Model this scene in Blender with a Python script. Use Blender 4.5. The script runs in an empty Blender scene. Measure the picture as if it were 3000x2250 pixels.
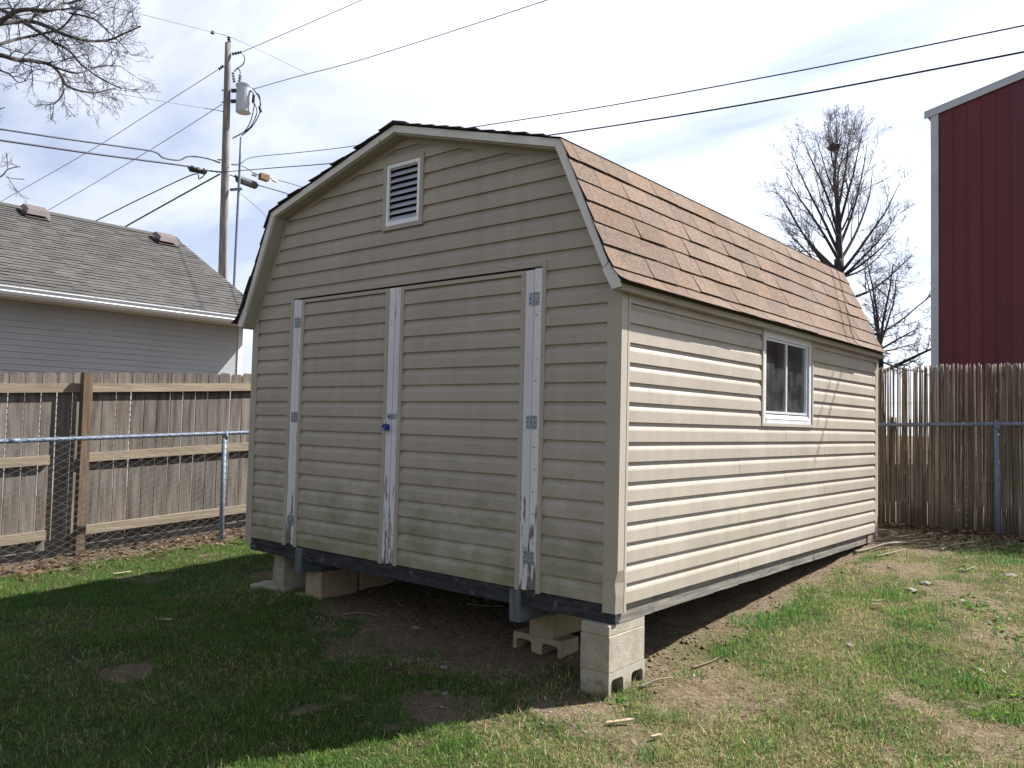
import bpy, bmesh, math, random
import numpy as np
from mathutils import Vector, Matrix
random.seed(7)
rng = np.random.default_rng(11)
sc = bpy.context.scene
COL = sc.collection

# ---------------------------------------------------------------- camera
CAM = np.array([2.4743, -3.9275, 1.0492])
YAW, PITCH, ROLL, FPX = -0.69485, 0.04863, 0.02399, 2393.5      # focal length for a 3000 px wide frame
fwd = np.array([math.sin(YAW)*math.cos(PITCH), math.cos(YAW)*math.cos(PITCH), math.sin(PITCH)])
_r = np.array([math.cos(YAW), -math.sin(YAW), 0.0]); _u = np.cross(_r, fwd)
rgt = _r*math.cos(ROLL)+_u*math.sin(ROLL); up = -_r*math.sin(ROLL)+_u*math.cos(ROLL)
cd = bpy.data.cameras.new('camera'); cam = bpy.data.objects.new('camera', cd); COL.objects.link(cam)
cam.matrix_world = Matrix(((rgt[0], up[0], -fwd[0], CAM[0]), (rgt[1], up[1], -fwd[1], CAM[1]), (rgt[2], up[2], -fwd[2], CAM[2]), (0, 0, 0, 1)))
cd.sensor_fit = 'HORIZONTAL'; cd.sensor_width = 36.0; cd.lens = 36.0*FPX/3000.0
cd.clip_start = 0.05; cd.clip_end = 2000
sc.camera = cam
def at(tx, ty, dep):
    """a point seen at (tx, ty) in the 2212 px wide view, at a given distance"""
    px, py = tx*3000/2212, ty*3000/2212
    return CAM+(fwd+rgt*(px-1500)/FPX-up*(py-1125)/FPX)*dep

# ---------------------------------------------------------------- light
SUN = np.array([.476, .833, 1.0]); SUN /= np.linalg.norm(SUN)
EL = math.asin(SUN[2]); AZ = math.atan2(SUN[0], SUN[1])
W = bpy.data.worlds.new('World'); sc.world = W; W.use_nodes = True
nt = W.node_tree; nt.nodes.clear()
def N(nt, t, **kw):
    n = nt.nodes.new(t)
    for k, v in kw.items(): setattr(n, k, v)
    return n
sky = N(nt, 'ShaderNodeTexSky', sky_type='NISHITA', sun_disc=False, sun_elevation=EL, sun_rotation=AZ)
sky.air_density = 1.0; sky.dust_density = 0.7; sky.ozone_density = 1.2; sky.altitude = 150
tc = N(nt, 'ShaderNodeTexCoord'); sx = N(nt, 'ShaderNodeSeparateXYZ'); nt.links.new(tc.outputs['Generated'], sx.inputs[0])
def M2(op, a, b, c=None):
    m = N(nt, 'ShaderNodeMath', operation=op)
    for i, v in enumerate((a, b, c)):
        if v is None: continue
        if isinstance(v, (int, float)): m.inputs[i].default_value = v
        else: nt.links.new(v, m.inputs[i])
    return m.outputs[0]
zz = M2('ADD', M2('MAXIMUM', sx.outputs[2], 0.0), 0.12)
cx = N(nt, 'ShaderNodeCombineXYZ')
nt.links.new(M2('DIVIDE', sx.outputs[0], zz), cx.inputs[0]); nt.links.new(M2('DIVIDE', sx.outputs[1], zz), cx.inputs[1])
mp = N(nt, 'ShaderNodeMapping'); mp.inputs['Rotation'].default_value = (0, 0, math.radians(35)); mp.inputs['Scale'].default_value = (0.55, 1.25, 1)
mp.inputs['Location'].default_value = (1.35, 0.45, 0)
nt.links.new(cx.outputs[0], mp.inputs[0])
nz = N(nt, 'ShaderNodeTexNoise'); nz.inputs['Scale'].default_value = 1.15; nz.inputs['Detail'].default_value = 7; nz.inputs['Roughness'].default_value = 0.52; nz.inputs['Distortion'].default_value = 0.35
nt.links.new(mp.outputs[0], nz.inputs['Vector'])
cr = N(nt, 'ShaderNodeValToRGB'); cr.color_ramp.elements[0].position = 0.40; cr.color_ramp.elements[0].color = (.38, .38, .38, 1); cr.color_ramp.elements[1].position = 0.59; cr.color_ramp.elements[1].color = (1, 1, 1, 1)
nt.links.new(nz.outputs['Fac'], cr.inputs[0])
cl = N(nt, 'ShaderNodeMix', data_type='RGBA', blend_type='MULTIPLY'); cl.inputs[0].default_value = 1
nv = N(nt, 'ShaderNodeVectorMath', operation='NORMALIZE'); nt.links.new(tc.outputs['Generated'], nv.inputs[0])
dt = N(nt, 'ShaderNodeVectorMath', operation='DOT_PRODUCT'); nt.links.new(nv.outputs[0], dt.inputs[0]); dt.inputs[1].default_value = tuple(SUN)
hp = M2('MULTIPLY_ADD', dt.outputs['Value'], .5, .5)                # thin cloud scatters sunlight forward
ph = M2('MULTIPLY_ADD', hp, 1.0, .24)
nt.links.new(ph, cl.inputs[6]); cl.inputs[7].default_value = (8.9, 9.4, 10.6, 1)
mx = N(nt, 'ShaderNodeMix', data_type='RGBA'); ov = N(nt, 'ShaderNodeMapRange', interpolation_type='SMOOTHSTEP'); nt.links.new(sx.outputs[2], ov.inputs[0])      # cloud closes toward horizon; thinned overhead, out of view, to lower ambient light
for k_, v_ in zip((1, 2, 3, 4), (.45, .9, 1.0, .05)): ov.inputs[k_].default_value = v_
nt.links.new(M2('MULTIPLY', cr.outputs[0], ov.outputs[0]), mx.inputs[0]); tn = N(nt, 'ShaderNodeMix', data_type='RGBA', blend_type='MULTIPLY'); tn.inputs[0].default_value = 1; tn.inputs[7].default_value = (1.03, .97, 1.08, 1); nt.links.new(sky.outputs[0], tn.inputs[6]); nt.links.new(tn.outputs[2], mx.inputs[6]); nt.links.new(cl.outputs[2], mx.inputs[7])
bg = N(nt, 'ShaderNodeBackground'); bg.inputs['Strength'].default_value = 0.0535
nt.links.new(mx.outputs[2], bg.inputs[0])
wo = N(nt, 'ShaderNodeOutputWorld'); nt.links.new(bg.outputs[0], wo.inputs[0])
sl = bpy.data.lights.new('sun', 'SUN'); sl.energy = 5.0; sl.angle = math.radians(0.53); sl.color = (1.0, .98, .945)
so = bpy.data.objects.new('sun', sl); COL.objects.link(so); so.location = (8, 14, 18)
so.rotation_euler = Vector(-SUN).to_track_quat('-Z', 'Y').to_euler()
vs = sc.view_settings; vs.view_transform = 'Standard'; vs.look = 'None'; vs.exposure = 1.44; vs.gamma = 1.0; vs.use_curve_mapping = False

# ---------------------------------------------------------------- materials
def L2(nt, a, b): nt.links.new(a, b)
def mat(name, c1, c2=None, scale=6, rough=.7, stretch=(1, 1, 1), detail=5, lo=.35, hi=.65, bump=0, bscale=None, bstretch=None, metal=0, rnd=0, island=False,
        c3=None, s3=3, t3=(.55, .7), st3=(1, 1, 1), spec=.35, speck=None, coord='Object'):
    m = bpy.data.materials.new(name); m.use_nodes = True; t = m.node_tree; P = t.nodes['Principled BSDF']
    P.inputs['Roughness'].default_value = rough; P.inputs['Metallic'].default_value = metal; P.inputs['Specular IOR Level'].default_value = spec
    c2 = c2 or c1
    co = N(t, 'ShaderNodeTexCoord'); oi = N(t, 'ShaderNodeObjectInfo')
    sh = N(t, 'ShaderNodeVectorMath', operation='MULTIPLY_ADD'); sh.inputs[1].default_value = (1, 1, 1)
    sc3 = N(t, 'ShaderNodeVectorMath', operation='SCALE'); sc3.inputs[0].default_value = (17.3, 9.1, 23.7); L2(t, oi.outputs['Random'], sc3.inputs['Scale'])
    L2(t, co.outputs[coord], sh.inputs[0])
    if rnd: L2(t, sc3.outputs[0], sh.inputs[2])
    def noise(s, stt, det=detail):
        mm = N(t, 'ShaderNodeMapping'); mm.inputs['Scale'].default_value = stt; L2(t, sh.outputs[0], mm.inputs[0])
        n = N(t, 'ShaderNodeTexNoise'); n.inputs['Scale'].default_value = s; n.inputs['Detail'].default_value = det; n.inputs['Roughness'].default_value = .6
        L2(t, mm.outputs[0], n.inputs['Vector']); return n.outputs['Fac']
    def ramp(f, a, b, ca, cb):
        r = N(t, 'ShaderNodeValToRGB'); e = r.color_ramp.elements; e[0].position = a; e[1].position = b; e[0].color = (*ca, 1); e[1].color = (*cb, 1); L2(t, f, r.inputs[0]); return r.outputs[0]
    col = ramp(noise(scale, stretch), lo, hi, c1, c2)
    def mixc(f, a, b):
        x = N(t, 'ShaderNodeMix', data_type='RGBA'); L2(t, f, x.inputs[0]); L2(t, a, x.inputs[6])
        if isinstance(b, tuple): x.inputs[7].default_value = (*b, 1)
        else: L2(t, b, x.inputs[7])
        return x.outputs[2]
    if c3: col = mixc(ramp(noise(s3, st3), t3[0], t3[1], (0, 0, 0), (1, 1, 1)), col, c3)
    if speck:
        col = mixc(ramp(noise(speck[0], (1, 1, 1), 2), speck[1], speck[1]+.06, (0, 0, 0), (1, 1, 1)), col, speck[2])
    if rnd:
        src = oi.outputs['Random']
        if island:
            ge = N(t, 'ShaderNodeNewGeometry'); ad = N(t, 'ShaderNodeMath', operation='ADD'); L2(t, src, ad.inputs[0]); L2(t, ge.outputs['Random Per Island'], ad.inputs[1])
            fr = N(t, 'ShaderNodeMath', operation='FRACT'); L2(t, ad.outputs[0], fr.inputs[0]); src = fr.outputs[0]
        mr = N(t, 'ShaderNodeMapRange'); mr.inputs[3].default_value = 1-rnd; mr.inputs[4].default_value = 1+rnd; L2(t, src, mr.inputs[0])
        hv = N(t, 'ShaderNodeHueSaturation'); L2(t, mr.outputs[0], hv.inputs['Value']); L2(t, col, hv.inputs['Color'])
        ms = N(t, 'ShaderNodeMapRange'); ms.inputs[3].default_value = 1+rnd*.6; ms.inputs[4].default_value = 1-rnd*.6
        f2 = N(t, 'ShaderNodeMath', operation='MULTIPLY'); f2.inputs[1].default_value = 7.31; L2(t, src, f2.inputs[0]); f3 = N(t, 'ShaderNodeMath', operation='FRACT'); L2(t, f2.outputs[0], f3.inputs[0])
        L2(t, f3.outputs[0], ms.inputs[0]); L2(t, ms.outputs[0], hv.inputs['Saturation']); col = hv.outputs[0]
    L2(t, col, P.inputs['Base Color'])
    if bump:
        b = N(t, 'ShaderNodeBump'); b.inputs['Strength'].default_value = 1; b.inputs['Distance'].default_value = bump
        L2(t, noise(bscale or scale*2, bstretch or stretch), b.inputs['Height']); L2(t, b.outputs[0], P.inputs['Normal'])
    m['P'] = 1
    return m
def lowmask_mat(name, base, low, z0, z1, scale, stretch, thr, rough=.5, second=None, bump=0.0008):
    """paint or vinyl with stains / peeling that grow towards the ground"""
    m = bpy.data.materials.new(name); m.use_nodes = True; t = m.node_tree; P = t.nodes['Principled BSDF']
    P.inputs['Roughness'].default_value = rough; P.inputs['Specular IOR Level'].default_value = .35
    g = N(t, 'ShaderNodeNewGeometry'); s = N(t, 'ShaderNodeSeparateXYZ'); L2(t, g.outputs['Position'], s.inputs[0])
    mr = N(t, 'ShaderNodeMapRange'); mr.inputs[1].default_value = z0; mr.inputs[2].default_value = z1; mr.inputs[3].default_value = 1; mr.inputs[4].default_value = 0; L2(t, s.outputs[2], mr.inputs[0])
    mm = N(t, 'ShaderNodeMapping'); mm.inputs['Scale'].default_value = stretch; L2(t, g.outputs['Position'], mm.inputs[0])
    n = N(t, 'ShaderNodeTexNoise'); n.inputs['Scale'].default_value = scale; n.inputs['Detail'].default_value = 7; n.inputs['Roughness'].default_value = .68; L2(t, mm.outputs[0], n.inputs['Vector'])
    a = N(t, 'ShaderNodeMath', operation='MULTIPLY_ADD'); L2(t, mr.outputs[0], a.inputs[0]); a.inputs[1].default_value = thr[2]; L2(t, n.outputs['Fac'], a.inputs[2])
    r = N(t, 'ShaderNodeValToRGB'); r.color_ramp.elements[0].position = thr[0]; r.color_ramp.elements[1].position = thr[1]; L2(t, a.outputs[0], r.inputs[0])
    n2 = N(t, 'ShaderNodeTexNoise'); n2.inputs['Scale'].default_value = 2.3; n2.inputs['Detail'].default_value = 6; L2(t, g.outputs['Position'], n2.inputs['Vector'])
    r2 = N(t, 'ShaderNodeValToRGB'); r2.color_ramp.elements[0].position = .3; r2.color_ramp.elements[1].position = .7
    r2.color_ramp.elements[0].color = (*[c*.90 for c in base], 1); r2.color_ramp.elements[1].color = (*[c*1.05 for c in base], 1); L2(t, n2.outputs['Fac'], r2.inputs[0])
    x = N(t, 'ShaderNodeMix', data_type='RGBA'); L2(t, r.outputs[0], x.inputs[0]); L2(t, r2.outputs[0], x.inputs[6]); x.inputs[7].default_value = (*low, 1)
    oi = N(t, 'ShaderNodeObjectInfo'); vr = N(t, 'ShaderNodeMapRange'); vr.inputs[3].default_value = .95; vr.inputs[4].default_value = 1.04; L2(t, oi.outputs['Random'], vr.inputs[0])
    ms = N(t, 'ShaderNodeMapping'); ms.inputs['Scale'].default_value = (7, 7, .5); L2(t, g.outputs['Position'], ms.inputs[0])       # rain streaks
    n4 = N(t, 'ShaderNodeTexNoise'); n4.inputs['Scale'].default_value = 1.6; n4.inputs['Detail'].default_value = 5; L2(t, ms.outputs[0], n4.inputs['Vector'])
    v4 = N(t, 'ShaderNodeMapRange'); v4.inputs[1].default_value = .3; v4.inputs[2].default_value = .72; v4.inputs[3].default_value = 1.03; v4.inputs[4].default_value = .91; L2(t, n4.outputs['Fac'], v4.inputs[0])
    vm = N(t, 'ShaderNodeMath', operation='MULTIPLY'); L2(t, vr.outputs[0], vm.inputs[0]); L2(t, v4.outputs[0], vm.inputs[1])
    hv = N(t, 'ShaderNodeHueSaturation'); L2(t, x.outputs[2], hv.inputs['Color']); L2(t, vm.outputs[0], hv.inputs['Value'])
    L2(t, hv.outputs[0], P.inputs['Base Color'])
    b = N(t, 'ShaderNodeBump'); b.inputs['Distance'].default_value = bump; b.inputs['Strength'].default_value = .6
    n3 = N(t, 'ShaderNodeTexNoise'); n3.inputs['Scale'].default_value = 9; n3.inputs['Detail'].default_value = 8; L2(t, mm.outputs[0] if bump > .001 else g.outputs['Position'], n3.inputs['Vector'])
    L2(t, n3.outputs['Fac'], b.inputs['Height']); L2(t, b.outputs[0], P.inputs['Normal'])
    return m
VINYL = (.338, .295, .243)
MT = {}
MT['vinyl_front'] = lowmask_mat('vinyl_with_mildew', VINYL, (.185, .182, .085), .0, 1.1, 3.4, (1.0, 1.0, 1.7), (.66, .97, .35), .5)
MT['vinyl'] = lowmask_mat('vinyl_clean', VINYL, (.30, .27, .20), -.2, 1.9, 1.7, (1, .5, 1.6), (.66, .95, .2), .42)
MT['vinyl_trim'] = mat('vinyl_trim', (.318, .278, .225), (.342, .30, .245), 3, .45)
MT['white_paint'] = lowmask_mat('peeling_white_paint', (.58, .565, .575), (.14, .12, .10), -.05, .7, 9, (2.6, 2.6, .32), (.62, .66, .20), .6, bump=.002)
MT['fascia_paint'] = lowmask_mat('weathered_fascia_paint', (.60, .575, .545), (.13, .10, .075), .5, 3, 5, (1, 1, 1), (.66, .70, .05), .6, bump=.002)
MT['window_paint'] = mat('window_paint', (.44, .43, .44), (.53, .52, .53), 8, .5, c3=(.35, .32, .28), s3=9, t3=(.62, .75))
MT['soffit'] = mat('soffit', (.29, .26, .205), (.33, .295, .235), 4, .6)
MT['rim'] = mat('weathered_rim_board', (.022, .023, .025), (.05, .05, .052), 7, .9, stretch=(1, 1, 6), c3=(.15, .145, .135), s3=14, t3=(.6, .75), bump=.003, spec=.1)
MT['rim_side'] = mat('pale_rim_board', (.11, .10, .085), (.22, .20, .17), 7, .95, stretch=(1, .35, 6), c3=(.045, .045, .045), s3=9, t3=(.55, .75), bump=.003, spec=.1)  # side rim board in a paler, warmer grey than the front one
MT['runner'] = mat('runner_wood', (.055, .064, .07), (.125, .135, .14), 9, .85, stretch=(4, 1, .6), bump=.004)
MT['sheath'] = mat('sheathing', (.30, .22, .13), (.38, .29, .18), 12, .85)
MT['shingle'] = mat('brown_shingle', (.064, .038, .024), (.158, .100, .063), 42, .9, detail=6, lo=.34, hi=.66, rnd=.19, island=True, c3=(.118, .074, .046), s3=3.5, t3=(.45, .75), bump=.0025, bscale=190, speck=(75, .63, (.25, .175, .11)))
MT['asphalt'] = mat('asphalt_edge', (.022, .020, .020), (.04, .036, .034), 30, .9)
MT['block'] = mat('concrete_block', (.27, .24, .19), (.34, .305, .245), 14, .95, c3=(.21, .185, .14), s3=5, t3=(.5, .75), speck=(95, .61, (.16, .14, .11)), bump=.003, bscale=90, rnd=.05)
MT['block_mud'] = lowmask_mat('mud_splashed_block', (.30, .27, .215), (.125, .088, .052), -.50, -.30, 14, (1, 1, 1), (.66, .95, .55), .95, bump=.0035)
MT['block_warm'] = mat('tan_block', (.26, .205, .13), (.32, .255, .17), 14, .95, speck=(140, .64, (.2, .17, .12)), bump=.003, bscale=110, rnd=.06)
MT['alu'] = mat('aluminium', (.55, .57, .60), (.66, .68, .70), 12, .42, metal=.35)
MT['vent_white'] = mat('vent_white', (.66, .66, .68), (.76, .76, .78), 9, .4)
MT['vent_blade'] = mat('vent_blade_grey', (.36, .39, .45), (.46, .49, .55), 9, .4)
MT['zinc'] = mat('zinc_plate', (.20, .235, .265), (.30, .34, .37), 60, .45, metal=.5, c3=(.30, .22, .14), s3=30, t3=(.6, .75))
MT['galv'] = mat('galvanised_tube', (.105, .135, .185), (.15, .18, .23), 8, .55, metal=.0, c3=(.10, .11, .13), s3=6, t3=(.6, .8))
MT['wire'] = mat('galvanised_wire', (.11, .115, .11), (.17, .175, .165), 6, .6, metal=.0)
MT['screw'] = mat('dark_screw', (.06, .05, .045), None, 5, .6)
MT['picket'] = mat('grey_picket', (.052, .042, .036), (.165, .142, .118), 8, .9, stretch=(1, 2.2, .22), rnd=.20, lo=.3, hi=.7, c3=(.105, .062, .03), s3=5, t3=(.60, .78), st3=(1, 1.2, .6), bump=.004, bscale=20)
MT['rail'] = mat('tan_rail', (.155, .122, .085), (.235, .19, .135), 9, .85, stretch=(3, .2, 3.5), rnd=.08, c3=(.15, .10, .055), s3=8, t3=(.6, .75), st3=(2, .4, 2), bump=.003)
MT['post'] = mat('brown_post', (.075, .048, .028), (.135, .092, .057), 9, .85, stretch=(4, 4, .3), bump=.004)
MT['pole'] = mat('pole_wood', (.11, .098, .092), (.26, .24, .225), 9, .9, stretch=(3, 3, .22), c3=(.14, .11, .09), s3=11, t3=(.55, .75), st3=(2, 2, .4), bump=.01)
MT['tank'] = mat('transformer_grey', (.36, .39, .43), (.42, .45, .49), 5, .4)
MT['black'] = mat('black_rubber', (.014, .015, .018), (.03, .032, .036), 8, .6)
MT['cable'] = mat('overhead_cable', (.018, .024, .045), None, 4, .55)
MT['thincable'] = mat('bare_conductor', (.16, .18, .24), None, 4, .5)
MT['rust'] = mat('rusty_box', (.13, .075, .036), (.20, .115, .055), 9, .8)
MT['porcelain'] = mat('porcelain', (.12, .12, .14), (.3, .3, .33), 8, .3)
MT['bark'] = mat('bark', (.032, .028, .028), (.075, .066, .063), 6, .95, stretch=(2, 2, .4), bump=.01)
MT['twig'] = mat('twig_bark', (.035, .030, .030), (.065, .057, .055), 4, .95)
MT['pale_twig'] = mat('grey_twig_bark', (.075, .066, .064), (.13, .115, .11), 4, .95)
MT['pale_bark'] = mat('grey_bark', (.055, .048, .047), (.10, .09, .086), 6, .95)
MT['nest'] = mat('nest_twigs', (.05, .04, .035), (.09, .07, .055), 9, .95)
MT['barn_red'] = mat('red_steel', (.088, .011, .019), (.112, .015, .022), 1.2, .42, stretch=(1, 1, .2), rnd=.06, c3=(.10, .016, .024), s3=.8, t3=(.5, .8))
MT['barn_trim'] = mat('pale_steel_trim', (.36, .39, .43), (.43, .46, .49), 2, .4)
MT['barn_roof'] = mat('barn_roof_steel', (.45, .46, .48), None, 2, .45)
MT['gar_siding'] = mat('grey_siding', (.29, .30, .31), (.32, .33, .34), 1.5, .5)
MT['gar_trim'] = mat('white_trim', (.52, .545, .58), (.58, .60, .63), 2, .4)
MT['gar_soffit'] = mat('garage_soffit', (.40, .385, .35), (.43, .41, .37), 2, .6)
MT['gar_shingle'] = mat('grey_shingle', (.046, .043, .040), (.086, .081, .075), 60, .92, detail=3, rnd=.20, island=True, bump=.002, bscale=120)
MT['vent_brown'] = mat('roof_vent_metal', (.105, .080, .077), (.135, .108, .104), 6, .5)
MT['reed'] = mat('reed', (.11, .088, .067), (.26, .218, .17), 5, .75, stretch=(3, 3, .35), rnd=.32, c3=(.055, .042, .032), s3=4, t3=(.6, .8))
MT['blue_lock'] = mat('blue_lock_plastic', (.005, .018, .17), (.006, .024, .21), 6, .35)
MT['steel'] = mat('polished_steel', (.62, .62, .62), None, 6, .22, metal=.9)
MT['stone'] = mat('pale_stone', (.15, .13, .11), (.24, .22, .19), 20, .9, bump=.004, bscale=40)
MT['stick'] = mat('dry_stick', (.15, .122, .09), (.25, .21, .16), 14, .85, bump=.003, bscale=30)
MT['darkstick'] = mat('dark_stick', (.10, .075, .05), (.17, .13, .09), 14, .9)
MT['chip'] = mat('wood_chip', (.28, .215, .135), (.38, .30, .20), 20, .85)
MT['deadleaf'] = mat('dead_leaf', (.13, .075, .04), (.24, .15, .085), 20, .8)
MT['plastic'] = mat('clear_grey_plastic', (.25, .27, .29), (.32, .33, .35), 5, .15, spec=.6)
MT['cloth'] = mat('grey_sheet', (.22, .21, .21), (.30, .29, .29), 7, .8)
MT['brownboard'] = mat('brown_board', (.10, .07, .05), (.15, .11, .08), 12, .8)
MT['redbox'] = mat('dull_red_box', (.16, .05, .035), (.2, .07, .05), 8, .7)
def glass_mat():
    m = bpy.data.materials.new('dusty_glass'); m.use_nodes = True; t = m.node_tree; t.nodes.clear()
    o = N(t, 'ShaderNodeOutputMaterial'); tr = N(t, 'ShaderNodeBsdfTransparent'); tr.inputs[0].default_value = (.78, .82, .83, 1)
    gl = N(t, 'ShaderNodeBsdfGlossy'); gl.inputs['Roughness'].default_value = .03; df = N(t, 'ShaderNodeBsdfDiffuse'); df.inputs[0].default_value = (.45, .45, .44, 1)
    fr = N(t, 'ShaderNodeFresnel'); fr.inputs[0].default_value = 1.5
    a = N(t, 'ShaderNodeMixShader'); L2(t, fr.outputs[0], a.inputs[0]); L2(t, tr.outputs[0], a.inputs[1]); L2(t, gl.outputs[0], a.inputs[2])
    co = N(t, 'ShaderNodeTexCoord'); n = N(t, 'ShaderNodeTexNoise'); n.inputs['Scale'].default_value = 9; n.inputs['Detail'].default_value = 8; L2(t, co.outputs['Object'], n.inputs['Vector'])
    r = N(t, 'ShaderNodeMapRange'); r.inputs[1].default_value = .4; r.inputs[2].default_value = .8; r.inputs[3].default_value = .03; r.inputs[4].default_value = .12; L2(t, n.outputs['Fac'], r.inputs[0])
    b = N(t, 'ShaderNodeMixShader'); L2(t, r.outputs[0], b.inputs[0]); L2(t, a.outputs[0], b.inputs[1]); L2(t, df.outputs[0], b.inputs[2]); L2(t, b.outputs[0], o.inputs[0])
    return m
MT['glass'] = glass_mat()
def vcol_mat(name, rough=.8, translucent=0.0):
    m = bpy.data.materials.new(name); m.use_nodes = True; t = m.node_tree; P = t.nodes['Principled BSDF']; P.inputs['Roughness'].default_value = rough; P.inputs['Specular IOR Level'].default_value = .25
    a = N(t, 'ShaderNodeAttribute', attribute_name='tint'); L2(t, a.outputs['Color'], P.inputs['Base Color'])
    if translucent:
        o = [n for n in t.nodes if n.type == 'OUTPUT_MATERIAL'][0]; tl = N(t, 'ShaderNodeBsdfTranslucent'); L2(t, a.outputs['Color'], tl.inputs[0])
        x = N(t, 'ShaderNodeMixShader'); x.inputs[0].default_value = translucent; L2(t, P.outputs[0], x.inputs[1]); L2(t, tl.outputs[0], x.inputs[2]); L2(t, x.outputs[0], o.inputs[0])
    return m
MT['blade'] = vcol_mat('grass_blade', .5, .55)
MT['litter'] = vcol_mat('dry_litter', .8, .35)

# ---------------------------------------------------------------- helpers
ORG = {}
class MB:
    def __init__(s): s.v = []; s.f = []; s.m = []
    def add(s, vs, fs, mi=0):
        b = len(s.v); s.v += [tuple(map(float, p)) for p in vs]; s.f += [tuple(i+b for i in f) for f in fs]; s.m += [mi]*len(fs); return s
    def box(s, x0, x1, y0, y1, z0, z1, mi=0):
        if x0 > x1: x0, x1 = x1, x0
        if y0 > y1: y0, y1 = y1, y0
        v = [(x, y, z) for z in (z0, z1) for y in (y0, y1) for x in (x0, x1)]
        return s.add(v, [(0, 2, 3, 1), (4, 5, 7, 6), (0, 1, 5, 4), (2, 6, 7, 3), (0, 4, 6, 2), (1, 3, 7, 5)], mi)
    def hexa(s, a, b, mi=0):
        """two quads a (4 pts) and b (4 pts) joined"""
        return s.add(list(a)+list(b), [(3, 2, 1, 0), (4, 5, 6, 7), (0, 1, 5, 4), (1, 2, 6, 5), (2, 3, 7, 6), (3, 0, 4, 7)], mi)
    def tube(s, pts, rad, n=6, cap=True, mi=0):
        pts = np.asarray(pts, float); k = len(pts)
        rad = np.full(k, rad) if np.isscalar(rad) else np.asarray(rad, float)
        tg = np.gradient(pts, axis=0); tg /= np.linalg.norm(tg, axis=1)[:, None]+1e-12
        ref = np.array([0, 0, 1.0]) if abs(tg[:, 2]).mean() < .8 else np.array([1.0, 0.13, 0])
        a = np.cross(tg, ref); a /= np.linalg.norm(a, axis=1)[:, None]+1e-12; b = np.cross(tg, a)
        th = np.arange(n)*2*math.pi/n
        ring = pts[:, None, :]+rad[:, None, None]*(np.cos(th)[None, :, None]*a[:, None, :]+np.sin(th)[None, :, None]*b[:, None, :])
        fs = [(i*n+j, i*n+(j+1) % n, (i+1)*n+(j+1) % n, (i+1)*n+j) for i in range(k-1) for j in range(n)]
        if cap: fs += [tuple(range(n-1, -1, -1)), tuple((k-1)*n+j for j in range(n))]
        return s.add(ring.reshape(-1, 3).tolist(), fs, mi)
    def prism(s, poly, h0, h1, f, mi=0):
        """polygon (u, v) extruded from h0 to h1; f(u, v, h) gives the point"""
        n = len(poly); v = [f(u, w, h0) for u, w in poly]+[f(u, w, h1) for u, w in poly]
        return s.add(v, [tuple(range(n-1, -1, -1)), tuple(range(n, 2*n))]+[(i, (i+1) % n, n+(i+1) % n, n+i) for i in range(n)], mi)
def fix(me):
    b = bmesh.new(); b.from_mesh(me); bmesh.ops.recalc_face_normals(b, faces=b.faces); b.to_mesh(me); b.free()
def mesh(name, mb, mats, off=(0, 0, 0), smooth=False, recalc=True):
    me = bpy.data.meshes.new(name); o = np.asarray(off, float)
    me.from_pydata([(p[0]-o[0], p[1]-o[1], p[2]-o[2]) for p in mb.v], [], mb.f)
    if not isinstance(mats, (list, tuple)): mats = [mats]
    for m in mats: me.materials.append(MT[m])
    if len(mats) > 1: me.polygons.foreach_set('material_index', mb.m)
    if recalc: fix(me)
    if smooth: me.polygons.foreach_set('use_smooth', [True]*len(me.polygons))
    me.update(); return me
def link(name, data, parent=None, loc=(0, 0, 0), rot=None):
    o = bpy.data.objects.new(name, data); COL.objects.link(o); o.location = loc
    if rot is not None: o.rotation_euler = rot
    if parent is not None: o.parent = parent
    return o
def thing(name, label, cat, loc, group=None):
    o = link(name, None, None, loc); o['label'] = label; o['category'] = cat; o.empty_display_size = .2
    if group: o['group'] = group
    ORG[o.name] = np.asarray(loc, float); return o
def part(name, mb, mats, parent, smooth=False, label=None):
    o = link(name, mesh(name, mb, mats, ORG[parent.name], smooth), parent); ORG[o.name] = ORG[parent.name]
    if label: o['label'] = label
    return o
def solo(name, mb, mats, label=None, cat=None, group=None, kind=None, smooth=False, base=None, recalc=True):
    v = np.array(mb.v)
    if base is None: base = (v[:, 0].mean(), v[:, 1].mean(), v[:, 2].min())
    o = link(name, mesh(name, mb, mats, base, smooth, recalc), None, base)
    if label: o['label'] = label
    if cat: o['category'] = cat
    if group: o['group'] = group
    if kind: o['kind'] = kind
    ORG[o.name] = np.asarray(base, float); return o
def place(name, me, parent, loc, rot=None, scale=None):
    o = link(name, me, parent, tuple(np.asarray(loc, float)-ORG[parent.name]), rot); ORG[o.name] = np.asarray(loc, float)
    if scale is not None: o.scale = scale
    return o
def bar(mb, p, q, w, h=None, mi=0):
    """rectangular bar from p to q"""
    p, q = np.asarray(p, float), np.asarray(q, float); d = q-p; d /= np.linalg.norm(d); h = h or w
    ref = np.array([0, 0, 1.]) if abs(d[2]) < .9 else np.array([0, 1., 0])
    a = np.cross(d, ref); a /= np.linalg.norm(a); b = np.cross(a, d)
    q4 = [(-1, -1), (1, -1), (1, 1), (-1, 1)]
    return mb.hexa([p+a*i*w/2+b*j*h/2 for i, j in q4], [q+a*i*w/2+b*j*h/2 for i, j in q4], mi)
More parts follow.
